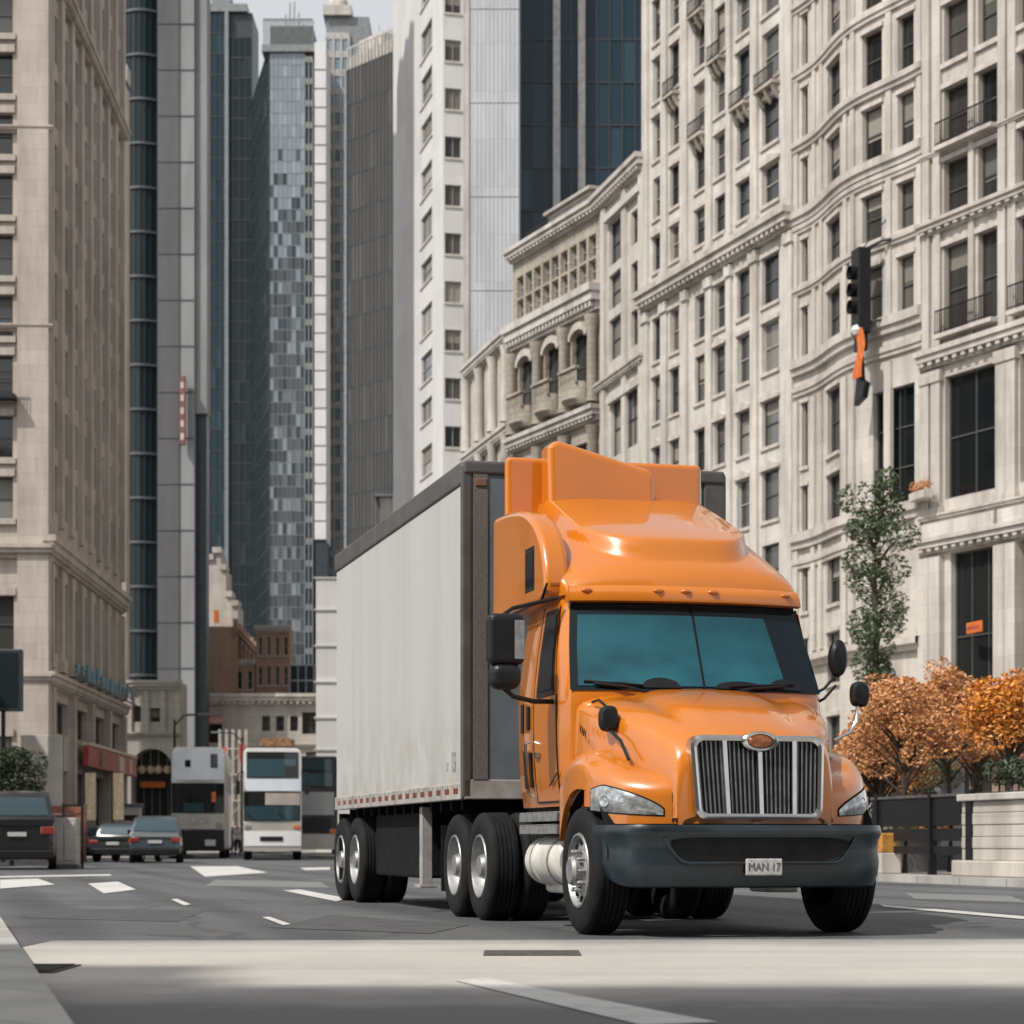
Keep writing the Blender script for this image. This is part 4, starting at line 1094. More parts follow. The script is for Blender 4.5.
# ---------------------------------------------------------------- the next front, just past the picture edge
f4 = RightFront(1075, 1240, o=f3.end, tan=.5); L4_ = f4.L
r4 = thing('stone_building', 'pale stone front continuing the street beyond the right picture edge', 'building', (*f4.o, 0), f4.rot)
F0 = Face(); n4 = 4
holes = [(L4_ * (i + .3) / n4, L4_ * (i + .7) / n4, 3 + 3.4 * k, 5.3 + 3.4 * k) for i in range(n4) for k in range(10)]
mb = MB(); wall(mb, F0, .01, L4_, 0, 39, holes, .2); shell(mb, L4_, 14, 39); mb.build('wall', M['lime'], r4)
for h in holes: put_window(r4, F0, h, .2, 1, 2, 'wframe', 'wglass')
# ================================================================ TOWERS AND FAR BUILDINGS
def far_root(name, label, cat, px, Y, rot=0.): return thing(name, label, cat, (gx(px, Y), Y, 0), rot)
# dark glass tower behind the ornate block
t6 = far_root('glass_tower', 'dark blue glass tower with two slim pale fins rising behind the ornate building', 'tower', 520, 162)
wx = lambda px, Y: (px - 512) / FPX * Y
W6 = gx(648, 162) - gx(520, 162)
body_box(t6, 'core', M['mull_dark'], .05, W6, .3, 16, 0, 82)
curtain(t6, Face(), 0, W6, 0, 82, 10, 26, 'tealglass', 'mull_dark', .010, .10, .12, .08)
for px in (556.5, 581.5):
    s = gx(px, 162) - gx(520, 162); body_box(t6, 'fin', M['mull_pale'], s - .27, s + .27, -.55, .0, 0, 82, .03)
body_box(t6, 'edge_strip', M['mull_pale'], -.3, .04, -.1, 16, 0, 82)
# plain white slab
t5 = far_root('slab_tower', 'plain grey-white windowless slab tower with faint vertical ribs', 'tower', 467, 157)
W5 = gx(520, 157) - gx(467, 157) - .06
mb = MB(); mb.box(0, W5, 0, 4.5, 0, 78)
mb.build('wall', M['greypanel'], t5)
mb = MB()
for k in range(13): x = lerp(.1, W5 - .1, k / 12); mb.box(x - .03, x + .03, -.03, .01, 0, 78)
mb.build('rib_pattern', M['greypanel'], t5)
mb = MB()
for k in range(1, 12): mb.box(0, W5, -.05, .005, k * 6.7, k * 6.7 + .06)
mb.build('joint_course', M['greypanel'], t5)
body_box(t5, 'corner_strip', M['lime3'], -.25, .15, -.12, .5, 0, 78)
# white apartment tower
rf = RightFront(393, 443, 39.3); L4 = rf.L
t4 = thing('apartment_tower', 'tall white apartment tower with two stacks of small windows on its corner', 'tower', (*rf.o, 0), rf.rot)
F0 = Face(); FR = Face(L4, 0, PI / 2)     # right face: s runs inward from the near corner
s0, s1 = rf.s(421), rf.s(432)
rows4 = [8 + 3.85 * k for k in range(20)]
h1 = [(s0, s1, z + (.5 if k % 3 == 1 else 0), z + 2.35) for k, z in enumerate(rows4)]
h2 = [(.15, 1.5, z + 1.2, z + 2.9) for z in rows4]
mb = MB(); wall(mb, F0, 0, L4, 0, 90, h1, .15); wall(mb, FR, 0, 12, 0, 90, h2, .12)
mb.face([(0, 0, 90), (L4, 0, 90), (L4, 12, 90), (0, 12, 90)]); mb.face([(0, 0, 0), (0, 12, 0), (0, 12, 90), (0, 0, 90)]); mb.face([(0, 12, 0), (L4, 12, 0), (L4, 12, 90), (0, 12, 90)])
mb.build('wall', M['whitewall'], t4)
for k, h in enumerate(h1): put_window(t4, F0, h, .15, 1 + k % 2, 2 - k % 2, 'wframel', 'wglassg', (.25, .1, .19, 'lime'))
for h in h2: put_window(t4, FR, h, .12, 2, 1, 'wframel', random.choice(['wglass', 'wglassg', 'wglassg']), (.05, .08, .16, 'lime'))
# grey gridded tower and its neighbours down the street
def lined(px_a, Ya, px_b, Yb): return (gx(px_a, Ya), Ya), (gx(px_b, Yb), Yb)
A, B = lined(348, 300, 392, 293); L3t = math.dist(A, B); ang = math.atan2(B[1] - A[1], B[0] - A[0])
t3 = thing('office_tower', 'grey office tower with a fine dark window grid and a cluttered cream rooftop', 'tower', (*A, 0), ang)
HT = gz(60, 296)
body_box(t3, 'core', M['darkgrey'], .05, L3t, .4, 8, 0, HT)
curtain(t3, Face(), 0, L3t, 0, HT, 12, 22, 'greyglass', 'mull_dark', .004, .05, .12, .04)
body_box(t3, 'corner_strip', M['mull_grey'], -.5, .05, -.3, .6, 0, HT)
mb = MB(); mb.box(-.8, L3t * .95, .8, 7, HT + .02, HT + 2.2); mb.box(.5, L3t * .6, 1.5, 6, HT + 2.2, HT + 4.2)
mb.build('rooftop_block', M['lime2'], t3)
mb = MB()
for k in range(14): mb.box(-.8 + k * .72, -.65 + k * .72, .5, .65, HT, HT + 3.2)
mb.box(-.8, L3t, .5, .65, HT + 3.2, HT + 3.4)
for k in range(4): mb.tube([(1 + k * 2, 3, HT + 2), (1 + k * 2, 3, HT + 5.2 + k % 2)], .08, 6)
mb.build('rooftop_railing', M['mull_pale'], t3)
t3b = far_root('office_tower', 'slim blue banded tower with curved cream top left of the grey gridded tower', 'tower', 326, 330)
W = gx(349, 330) - gx(326, 330); H_ = gz(16, 330)
body_box(t3b, 'core', M['mull_grey'], .02, W + 3, .3, 14, 0, H_)
curtain(t3b, Face(), 0, W, 0, H_ - 3, 3, 44, 'blueglass', 'mull_pale', .02, .3, 1.0, .2)
mb = MB(); mb.box(-.4, W + .4, -.5, 12, H_ + .02, H_ + 1.5); mb.lathe([(W * .42, H_ + 1.5), (W * .42, H_ + 2.6), (W * .3, H_ + 3.6), (.01, H_ + 3.8)], (W / 2, W * .6, 0), 'z', 24); mb.build('crown', M['lime2'], t3b)
# reflective blue tower with pale fin
A, B = lined(250, 345, 269, 318); C_ = (gx(314, 320), 320)
t2 = thing('glass_tower', 'tall pale blue mirrored tower with a dark flank and railed crown', 'tower', (*B, 0), 0.)
W2 = C_[0] - B[0]; H2 = gz(30, 320)
body_box(t2, 'core', M['mull_dark'], .1, W2, .4, 26, 0, H2)
curtain(t2, Face(), 0, W2 * .82, 0, H2 - 4, 8, 66, ['blueglass', 'reflglass'], 'mull_grey', .016, .05, .10, .03, pick=lambda s, z: random.random() > sstep(gz(330, 320), gz(120, 320), z + random.gauss(0, 4)))  # darker panels lower down stand in for reflected surroundings
curtain(t2, Face(), W2 * .82, W2, 0, H2 - 5, 2, 36, 'tealglass', 'mull_grey', .02, .15, .9, .2)
LA = math.dist(A, B); angA = math.atan2(B[1] - A[1], B[0] - A[0])
FA = Face(A[0] - B[0], A[1] - B[1], angA)
curtain(t2, FA, 0, LA, 0, H2 - 3, 8, 40, 'darkglass', 'mull_dark', .008, .1, .16, .05)
mb = MB(); mb.box(-1, W2 + .3, -.5, 20, H2 - 4 + .02, H2 - 3)
for k in range(24): x = lerp(-.8, W2, k / 23); mb.box(x, x + .16, -.4, -.2, H2 - 3, H2 + .5)
mb.box(-.8, W2, -.4, -.2, H2 + .5, H2 + .8)
mb.build('crown', M['mull_grey'], t2)
mb = MB()
for k in range(6): mb.tube([(W2 * (.3 + .1 * k), 3, H2 - 3), (W2 * (.32 + .1 * k), 4, H2 + 3 + 2 * math.sin(k))], .12, 6)
mb.build('mast', M['mull_grey'], t2)
fin = far_root('slab_tower', 'thin white windowless slab between the blue mirrored tower and the banded tower', 'tower', 314.5, 316)
Wf = gx(326, 316) - gx(314.5, 316); zf = gz(540, 316)
body_box(fin, 'wall', M['whitewall'], 0, Wf, 0, 8, zf, gz(42, 316)); body_box(fin, 'dark_base', M['mull_dark'], .1, Wf - .1, .2, 8, 0, zf)
mb = MB()
for k in range(26): mb.box(0, Wf, -.06, .01, zf + k * 2.7, zf + k * 2.7 + .12)
mb.build('joint_course', M['concgrey'], fin)
# dark teal tower
t1 = far_root('glass_tower', 'very dark teal glass tower with chamfered top beside the pale concrete core', 'tower', 204, 345)
W1 = gx(252, 345) - gx(204, 345); H1 = gz(12, 345)
body_box(t1, 'core', M['mull_dark'], .1, W1, .4, 9, 0, H1)
s_ = gx(227, 345) - gx(204, 345)
curtain(t1, Face(), 0, s_, 0, H1, 4, 40, 'tealglass', 'mull_dark', .010, .12, .2, .1)
curtain(t1, Face(s_, 0, 0), 0, W1 - s_, 0, H1 - 4, 4, 40, 'darkglass', 'mull_dark', .010, .12, .2, .1)
body_box(t1, 'fin', M['mull_grey'], s_ - .3, s_ + .3, -.6, 0, 0, H1)
mb = MB(); mb.box(-.3, W1 * .9, -.3, 8, H1 + .02, H1 + 1.2); mb.box(W1 * .1, W1 * .5, 3, 8, H1 + 1.2, H1 + 4); mb.build('crown', M['mull_grey'], t1)
# near-left dark glass slab with concrete core
M['band'] = plain('floor_band_dark', (.075, .085, .09), .5, 0, .3, 2)
t0 = far_root('glass_tower', 'dark glass slab with curved floor bands standing close behind the beige corner building', 'tower', 124, 176)
W0 = gx(157, 176) - gx(124, 176)
cv = lambda x: -.5 * math.sin(PI * x / W0)
FC = Face(yf=cv)
zb0 = gz(688, 176)
body_box(t0, 'core', M['mull_dark'], .05, W0, .3, 14, 0, 92)
curtain(t0, FC, 0, W0, 0, 92, 6, 26, 'darkglass', 'mull_dark', .006, .06, .10, .04)
for j in range(27):
    mb = MB()
    for k in range(8): mb.box(W0 * k / 8, W0 * (k + 1) / 8, -.16, .1, 92 * j / 26 - .1, 92 * j / 26 + .1, T=FC)
    mb.build('floor_band', M['band'], t0)
core = far_root('concrete_tower', 'blank grey concrete tower with a lighter stepped edge left of the dark teal tower', 'tower', 157.5, 172)
Wc = gx(206, 172) - gx(157.5, 172); g = lambda px: gx(px, 172) - gx(157.5, 172)
body_box(core, 'wall', M['concgrey'], 0, g(179), 0, 6, 0, 95)
body_box(core, 'pale_flank', M['concpale'], g(179) + .002, g(194), .12, 4, 0, 95)
body_box(core, 'upper_wing', M['concpale'], g(194) + .002, g(206), .5, 2.5, gz(412, 172), 95)
body_box(core, 'lower_wing', M['mull_dark'], g(194) + .002, g(205), .9, 2.4, 0, gz(412, 172) - .02)
mb = MB()
for k in range(26): mb.box(.02, g(179), -.05, .01, k * 3.6, k * 3.6 + .06); mb.box(g(179) + .02, g(194), .06, .13, k * 3.6, k * 3.6 + .08)
mb.build('joint_course', M['concgrey'], core)
zs0, zs1 = gz(446, 172), gz(378, 172)
mb = MB(); mb.box(0, .42, 0, .5, 0, zs1 - zs0); sg = thing('vertical_sign', 'narrow red vertical sign on the pale concrete tower high above the buses', 'sign', (gx(179.5, 171.2), 171.2, zs0))
mb.build('sign_panel', plain('faded_red_sign', (.20, .075, .06), .7, 0, .4, 2), sg); mb = MB()
for k in range(5): mb.box(.08, .34, -.03, 0, .35 + k * 1.0, .85 + k * 1.0)
mb.build('sign_glyph_pattern', M['lime3'], sg)
# brown strip building at the end of the beige block
bs = far_root('narrow_building', 'narrow brown building strip between the beige corner block and the dark glass slab', 'building', 108, 140)
Wb = gx(127, 140) - gx(108, 140); zt = gz(82, 140)
body_box(bs, 'wall', M['beigedk'], 0, Wb * .62, 0, 2, 0, zt); body_box(bs, 'pier', M['beige'], Wb * .62 + .002, Wb, -.25, 1.0, 0, zt - .4)
body_box(bs, 'parapet', M['lime3'], -.1, Wb + .05, -.35, 1.0, zt + .002, zt + 1)
curtain(bs, Face(.25, 0, 0), 0, Wb * .5, 2, zt - 2, 1, 14, 'darkglass', 'wframe', .01, .1, .3, .05, inset=-.05)

# ---------------------------------------------------------------- beige corner building on the left
LO = (gx(45, 100), 100.0); LD = (-.0373, 1.0)
LR = math.atan2(LD[1], LD[0])
def ls(px):
    k = (px - 512) / FPX; t = (k * LO[1] - LO[0]) / (LD[0] - k * LD[1]); return t * math.hypot(*LD)
lb = thing('corner_building', 'beige stone corner building with slit windows and a sloping cornice at the picture edge', 'building', (*LO, 0), LR)
F0 = Face(); FF = Face(0, 0, -PI / 2)
LL = ls(122); HB = 58.
bays = 8; holes = []; n_f = 12
b0, b1 = 1.0, LL - .3
for i in range(bays):
    a = lerp(b0, b1, i / bays) + .62; b = lerp(b0, b1, (i + 1) / bays) - .62
    for k in range(n_f): z = 16.2 + k * 3.0; holes.append((a, b, z, z + 2.2))
    holes.append((a, b, 9.6, 13.2))
shops = [(lerp(b0, b1, i / 4) + .5, lerp(b0, b1, (i + 1) / 4) - .5, .5, 4.2) for i in range(4)]
shops2 = [(a, b, 5.9, 7.4) for a, b, c, d in shops]
fh = []
for k in range(15):
    z = 15.5 + k * 2.75; fh.append((-3.3, -1.45, z, z + 1.9))
fh += [(-3.4, -1.4, 9.4, 12.0), (-3.3, -1.5, 1.0, 5.6)]
mb = MB(); wall(mb, F0, 0, LL, 0, HB, holes + shops + shops2, .3); wall(mb, FF, -14, 0, 0, HB, fh, .25)
mb.face([(0, 0, HB), (LL, 0, HB), (LL, 14, HB), (0, 14, HB)]); mb.face([(LL, 0, 0), (LL, 14, 0), (LL, 14, HB), (LL, 0, HB)])
mb.build('wall', M['beige'], lb)
for h in holes: put_window(lb, F0, h, .3, 1, 2, 'wframe', 'wglass')
for h in shops: put_window(lb, F0, h, .3, 4, 2, 'wframe', 'wglass')
for h in shops2: put_window(lb, F0, h, .3, 4, 1, 'wframe', 'wglass')
for h in fh: put_window(lb, FF, h, .25, 2, 2, 'wframe', random.choice(['wglass', 'wglassg']), (.15, .2, .28, 'beige'), (.1, .15, .34, 'beige'))
for i in range(bays + 1):
    q = lerp(b0, b1, i / bays)
    each(lb, 'pilaster', 'beige', [[(q - .42, q + .42, -.2, .02, 15.6, HB - 2.2), (q - .5, q + .5, -.4, .02, HB - 3.0, HB - 2.25)], [(q - .42, q + .42, -.2, .02, 8.8, 13.6), (q - .5, q + .5, -.3, .02, 8.8, 9.3)]] + ([(q - .35, q + .35, -.3, .02, 0, 7.9)] if i % 2 == 0 else []), F0)
each(lb, 'corner_pilaster', 'beige', [(-1.2, .2, -.3, .02, 0, HB - 2.2)], FF); each(lb, 'corner_pilaster', 'beige', [(0, .95, -.2, .02, 0, HB - 2.2)], F0)
for z, p, h in ((13.75, .55, 1.0), (7.9, .5, .65), (HB - 2.2, 1.3, 1.6), (40.5, .5, .7)):
    mb = MB(); cornice(mb, F0, -.2, LL, z, p, h); mb.build('cornice', M['beige'], lb)
for z, p, h in ((13.7, .6, .6), (7.95, .5, .5), (24., .35, .3), (33., .35, .3), (40.5, .4, .5)):
    mb = MB(); cornice(mb, FF, -14, .25, z, p, h, False); mb.build('cornice', M['beige'], lb)
mb = MB(); railing(mb, FF, -3.5, -1.3, -.9, 21.0, 1.0); fbox(mb, FF, -3.6, -1.2, -.95, 0, 20.8, 21.0); mb.build('balcony', M['railiron'], lb)
# signs on the beige building
Z0, Z1 = 4.55, 5.6
sgn = thing('shop_sign', 'long red shop fascia sign over the storefront of the beige corner building', 'sign', (*LO, 0), LR)
mb = MB(); fbox(mb, F0, ls(76), ls(126), -.62, -.34, Z0, Z1); mb.build('sign_board', M['signred'], sgn, bevel=.03)
mb = MB(); fbox(mb, F0, ls(76), ls(126), -.66, -.34, Z1 + .003, Z1 + .16); mb.build('sign_trim', M['signcream'], sgn)
for q0, q1, mt in ((87, 90, 'beigedk'), (108, 113, 'signcream'), (119, 121, 'signcream')):
    mb = MB(); fbox(mb, F0, ls(q0), ls(q1), -.635, -.60, Z0 + .12, Z1 - .12); mb.build('sign_patch', M[mt], sgn)
tp = thing('ledge_sign', 'broken row of small teal panels along the ledge of the beige building', 'sign', (*LO, 0), LR)
for k in range(13):
    mb = MB(); a = lerp(ls(62), ls(122), k / 13); fbox(mb, F0, a + .08, a + random.uniform(.7, 1.6), -.72, -.66, 8.68 + random.uniform(0, .25), 9.2 + random.uniform(0, .45)); mb.build('panel', M['tealpaint'], tp)
mb = MB()
for z in (8.62, 9.15): fbox(mb, F0, ls(62), ls(127), -.66, -.60, z, z + .07)
mb.build('frame', M['railiron'], tp)
db = thing('sign_box', 'dark teal glazed sign box at the left picture edge above the green bush', 'sign', (gx(-6, 88), 88., 0), 0)
mb = MB(); zz0, zz1 = gz(711, 88), gz(649, 88); mb.box(0, gx(21, 88) - gx(-6, 88), 0, .5, zz0, zz1); bx_ = mb.build('case', M['mull_dark'], db, bevel=.04)
mb = MB(); mb.box(.08, gx(21, 88) - gx(-6, 88) - .12, -.02, .0, zz0 + .15, zz1 - .15); mb.build('face_panel', M['darkglass'], bx_)
mb = MB(); mb.tube([(.3, .3, 0), (.3, .3, zz0)], .09, 10); mb.build('post', M['railiron'], db)

# ---------------------------------------------------------------- low buildings closing the street
Y3 = 136.
ar = far_root('arcade_building', 'low beige building with a dark arched entrance and hanging lamps behind the parked cars', 'building', 124, Y3)
g = lambda px: gx(px, Y3) - gx(124, Y3); zz = lambda py: gz(py, Y3)
WA, HA = g(180), zz(682)
holes = [(g(133), g(141), zz(722), zz(706)), (g(150), g(162), zz(722), zz(708))]
arch = (g(131), g(172), 0, zz(768))
cxA, rA = (arch[0] + arch[1]) / 2, (arch[1] - arch[0]) / 2
mb = MB(); F0 = Face()
wall(mb, F0, 0, arch[0], 0, HA, [], .3); wall(mb, F0, arch[1], WA, 0, HA, [], .3)
ztop = zz(768) + rA * .95
wall(mb, F0, arch[0], arch[1], ztop + .05, HA, holes[:0] + [h for h in holes if h[0] >= arch[0] and h[1] <= arch[1]], .3)
for k in range(12):
    a0_, a1_ = PI * k / 12, PI * (k + 1) / 12
    p = [(cxA + rA * math.cos(a0_), zz(768) + rA * .95 * math.sin(a0_)), (cxA + rA * math.cos(a1_), zz(768) + rA * .95 * math.sin(a1_))]
    mb.face([F0(p[0][0], 0, p[0][1]), F0(p[1][0], 0, p[1][1]), F0(p[1][0], 0, ztop + .05), F0(p[0][0], 0, ztop + .05)])
    mb.face([F0(p[0][0], 0, p[0][1]), F0(p[1][0], 0, p[1][1]), F0(p[1][0], 2, p[1][1]), F0(p[0][0], 2, p[0][1])])
for x in (arch[0], arch[1]): mb.face([(x, 0, 0), (x, 2, 0), (x, 2, zz(768)), (x, 0, zz(768))])
mb.face([(0, 0, HA), (WA, 0, HA), (WA, 3, HA), (0, 3, HA)]); mb.face([(WA, 0, 0), (WA, 3, 0), (WA, 3, HA), (WA, 0, HA)]); mb.face([(0, 0, 0), (0, 3, 0), (0, 3, HA), (0, 0, HA)])
mb.build('wall', M['palelow'], ar)
for h in holes: put_window(ar, F0, h, .25, 1, 1, 'wframe', 'wglass')
mb = MB(); cornice(mb, F0, 0, WA, HA - .5, .4, .6, False); cornice(mb, F0, 0, WA, zz(737), .25, .3, False)
for x in (.2, WA * .35, WA * .65, WA - .3): fbox(mb, F0, x, x + .3, -.15, .02, zz(735), HA - .55)
mb.build('cornice', M['palelow'], ar)
mb = MB(); mb.box(arch[0], arch[1], 1.98, 2.1, 0, ztop); mb.build('entrance_recess', M['mull_dark'], ar)
curtain(ar, Face(arch[0], 1.8, 0), 0, arch[1] - arch[0], 0, zz(785), 5, 1, 'darkglass', 'wframe', .01, .12, .1, .05)
mb = MB(); mb.box(g(137), g(162), 1.2, 1.5, zz(787), zz(781)); mb.build('entrance_board', M['orangecloth'], ar)
for px in (139, 148, 156, 165):
    mb = MB(); mb.lathe([(.001, -.28), (.2, -.2), (.28, 0), (.2, .2), (.001, .28)], (g(px), 1.0, zz(769)), 'z', 14); mb.tube([(g(px), 1.0, zz(769) + .25), (g(px), 1.0, ztop - .1)], .02, 5)
    mb.build('hanging_lamp', M['signcream'], ar, smooth=True)
Y5 = 205.
lo = far_root('pale_building', 'small pale building with a grid of windows at the foot of the concrete tower', 'building', 179, Y5)
g = lambda px: gx(px, Y5) - gx(179, Y5); zz = lambda py: gz(py, Y5); W = g(208)
holes = [(g(183 + 6 * i) , g(187 + 6 * i), zz(682 - 19 * j), zz(692 - 19 * j) + 1.5) for i in range(4) for j in range(5)]
holes = [(a, b, c, c + 1.1) for a, b, c, d in holes]
mb = MB(); wall(mb, F0, 0, W, 0, zz(580), holes, .25); shell(mb, W, 3, zz(580)); mb.build('wall', M['lime'], lo)
for h in holes: put_window(lo, F0, h, .25, 1, 1, 'wframe', 'wglassg')
mb = MB(); cornice(mb, F0, 0, W, zz(592), .5, .8, False); cornice(mb, F0, 0, W, zz(604), .3, .4, False); mb.build('cornice', M['lime2'], lo)
# brown buildings stepping away down the street
BO = (gx(233, 190), 190.); 
def bl(px, O):
    k = (px - 512) / FPX; t = (k * O[1] - O[0]) / (LD[0] - k * LD[1]); return t
bb = thing('brick_building', 'brown brick building with close vertical piers stepping away behind the left bus', 'building', (*BO, 0), LR)
Lb = bl(270, BO); Hb = gz(632, 195)
nb = 10; hs_ = []
for i in range(nb):
    a = lerp(.6, Lb - .4, i / nb) + .8; b = lerp(.6, Lb - .4, (i + 1) / nb) - .8
    for k in range(5): hs_.append((a, b, 3. + k * 3.0, 5.1 + k * 3.0))
mb = MB(); wall(mb, F0, 0, Lb, 0, Hb, hs_, .4); shell(mb, Lb, 12, Hb); mb.build('wall', M['brick'], bb)
for h in hs_: put_window(bb, F0, h, .4, 1, 1, 'wframe', 'wglass')
mb = MB()
for i in range(nb + 1): s = lerp(.6, Lb - .4, i / nb); fbox(mb, F0, s - .4, s + .4, -.35, .02, 0, Hb + .7)
cornice(mb, F0, 0, Lb, Hb - .9, .6, .8, False); mb.build('pier_order', M['brick'], bb)
bc = far_root('stepped_building', 'tan stepped gable building with one lit orange window beside the brick building', 'building', 207, 197)
g = lambda px: gx(px, 197) - gx(207, 197); zz = lambda py: gz(py, 197)
mb = MB(); steps = [(207, 213, 560), (213, 221, 553), (221, 226, 570), (226, 232, 597), (232, 238, 606)]
for a, b, t in steps: mb.box(g(a), g(b) - .004, 0, 4, 0, zz(t))
mb.build('wall', M['lime3'], bc)
mb = MB(); mb.box(g(208), g(237), -.12, -.0, 0, zz(628)); mb.build('lower_storey', M['brick'], bc)
mb = MB(); mb.box(g(214), g(218), -.06, .0, zz(622), zz(610)); mb.build('lit_window', M['amber'], bc)
mb = MB()
for a, b, t in steps: mb.box(g(a) - .05, g(b) + .05, -.25, 2, zz(t) + .002, zz(t) + .5)
for k in range(9): x = lerp(g(208), g(237), k / 8.5); mb.box(x, x + .18, -.28, -.12, 0, zz(640))
mb.build('coping', M['lime3'], bc)
# two walk-up blocks rising behind the terrace
for nm, lab, mt, p0, p1, top, n_, k_ in (('walkup_building', 'wide brick walk-up block with a grid of small windows rising behind the white coach', 'brick', 256, 290, 628, 4, 5), ('brick_building', 'narrow dark brick block between the stepped street front and the tan walk-up', 'brick', 268, 257, 0, 0, 0), ('walkup_building', 'short brown block with balconies between the two buses behind the terrace', 'brick', 224, 255, 662, 3, 3)):
    if not n_: continue
    Yw = 192; wu = far_root(nm, lab, 'building', p0, Yw); gw = lambda px: gx(px, Yw) - gx(p0, Yw); Ww = gw(p1); zt_ = gz(top, Yw)
    hh = [(Ww * (i + .28) / n_, Ww * (i + .72) / n_, zt_ - 2.4 - 2.6 * k, zt_ - .8 - 2.6 * k) for i in range(n_) for k in range(k_)]
    F0 = Face(); mb = MB(); wall(mb, F0, 0, Ww, 0, zt_, hh, .2); shell(mb, Ww, 3, zt_); mb.build('wall', M[mt], wu)
    for h in hh: put_window(wu, F0, h, .2, 1, 2, 'wframel', 'wglass', (.1, .12, .15, 'lime2'))
    mb = MB(); cornice(mb, F0, 0, Ww, zt_ - .4, .35, .6, False); mb.build('cornice', M['lime2'], wu)
# pale terrace block behind the buses
Y6 = 178.
tb = far_root('terrace_building', 'long low pale building with a dark bay window behind the two buses', 'building', 176, Y6)
g = lambda px: gx(px, Y6) - gx(176, Y6); zz = lambda py: gz(py, Y6); W = g(352)
hs_ = [(g(196), g(222), zz(747), zz(724))] + [(g(p), g(p + 8), zz(731), zz(716)) for p in (262, 276, 290)] + [(g(181), g(191), zz(748), zz(730))] + [(g(302), g(328), zz(734), zz(712))] + [(g(p), g(p + 12), zz(770), zz(752)) for p in (255, 272, 289, 306)]
mb = MB(); wall(mb, F0, 0, W, 0, zz(700), hs_, .4); shell(mb, W, 12, zz(700)); mb.build('wall', M['palelow'], tb)
for h in hs_: put_window(tb, F0, h, .4, 3, 2, 'wframe', 'wglass')
mb = MB(); cornice(mb, F0, 0, W, zz(705), .8, .9); cornice(mb, F0, 0, W, zz(748), .4, .4, False); mb.build('cornice', M['lime3'], tb)
mb = MB(); mb.prism([(0, zz(715)), (-1.4, zz(722)), (-1.4, zz(724)), (0, zz(718))], lambda a, b: (g(196), a, b), lambda a, b: (g(224), a, b)); mb.build('awning', plain('pink_awning', (.5, .26, .22), .8), tb)
gb = far_root('glass_pavilion', 'dark glazed rooftop box above the pale terrace behind the double decker', 'building', 290, 181)
body_box(gb, 'core', M['mull_dark'], 0, gx(330, 181) - gx(290, 181), .2, 6, gz(697, 181), gz(664, 181))
curtain(gb, Face(), 0, gx(330, 181) - gx(290, 181), gz(696, 181), gz(665, 181), 5, 2, 'darkglass', 'mull_grey', .01, .1, .12, .05)
body_box(gb, 'plinth', M['palelow'], .1, gx(330, 181) - gx(290, 181) - .1, .3, 6, 0, gz(697, 181) - .01)
Yq = 148.
wb = far_root('white_building', 'narrow white building with rounded bands half hidden behind the trailer tail', 'building', 316, Yq)
W = gx(372, Yq) - gx(316, Yq); zz = lambda py: gz(py, Yq); g = lambda px: gx(px, Yq) - gx(316, Yq)
hs_ = [(g(338), g(345), zz(y + 14), zz(y)) for y in (590, 625, 660, 695, 730, 762)]
mb = MB(); wall(mb, F0, 0, W, 0, zz(577), hs_, .3); shell(mb, W, 9, zz(577)); mb.build('wall', M['whitewall'], wb)
for h in hs_: put_window(wb, F0, h, .3, 1, 1, 'wframe', 'wglass')
for y in (580, 612, 648, 684, 720, 752):
    mb = MB(); cornice(mb, F0, 0, W, zz(y), .10, .2, False); mb.build('belt_course', M['whitewall'], wb)
rw = far_root('tiled_house', 'small building with a red tiled roof peeking over the trailer below the white tower', 'building', 380, 205)
W = gx(440, 205) - gx(380, 205); z1 = gz(497, 205)
body_box(rw, 'wall', M['lime2'], 0, W, 0, 8, 0, z1)
mb = MB(); mb.prism([(-.4, z1), (8.4, z1), (4, z1 + 2.2)], lambda a, b: (W * .3, a, b), lambda a, b: (W * .72, a, b)); mb.build('roof', plain('red_tiles', (.34, .12, .09), .8, 0, .4, 3), rw)
mb = MB(); mb.prism([(-.3, z1), (8.3, z1), (4, z1 + .9)], lambda a, b: (-.5, a, b), lambda a, b: (W * .295, a, b)); mb.build('grey_roof', M['concgrey'], rw)
# unseen block added behind the viewpoint so its shadow covers the near road
ob = thing('shade_block', 'unseen block added behind the viewpoint to shade the near road', 'building', (-46, -35.4, 0), 0)
mb = MB(); F0 = Face(0, 26, PI)
hs_ = [(-60 + 3.6 * i, -58 + 3.6 * i, 3 + 4 * k, 5.4 + 4 * k) for i in range(16) for k in range(6)]
wall(mb, F0, -62, 0, 0, 38, hs_, .4); mb.box(0, 62, .1, 25.4, .1, 37.9); mb.build('wall', M['palelow'], ob)
for x0, x1, z1 in ((16.8, 18.0, 41.6), (18.0, 19.6, 39.4), (27, 32, 38.9), (43, 44.2, 39.8)):
    mb = MB(); mb.box(x0, x1, 22, 26, 38.0, z1); mb.build('shadow_edge_box', M['palelow'], ob)  # unseen roof boxes added to notch the shadow edge on the road
for h in hs_: put_window(ob, F0, h, .4, 1, 2, 'wframe', 'wglass')

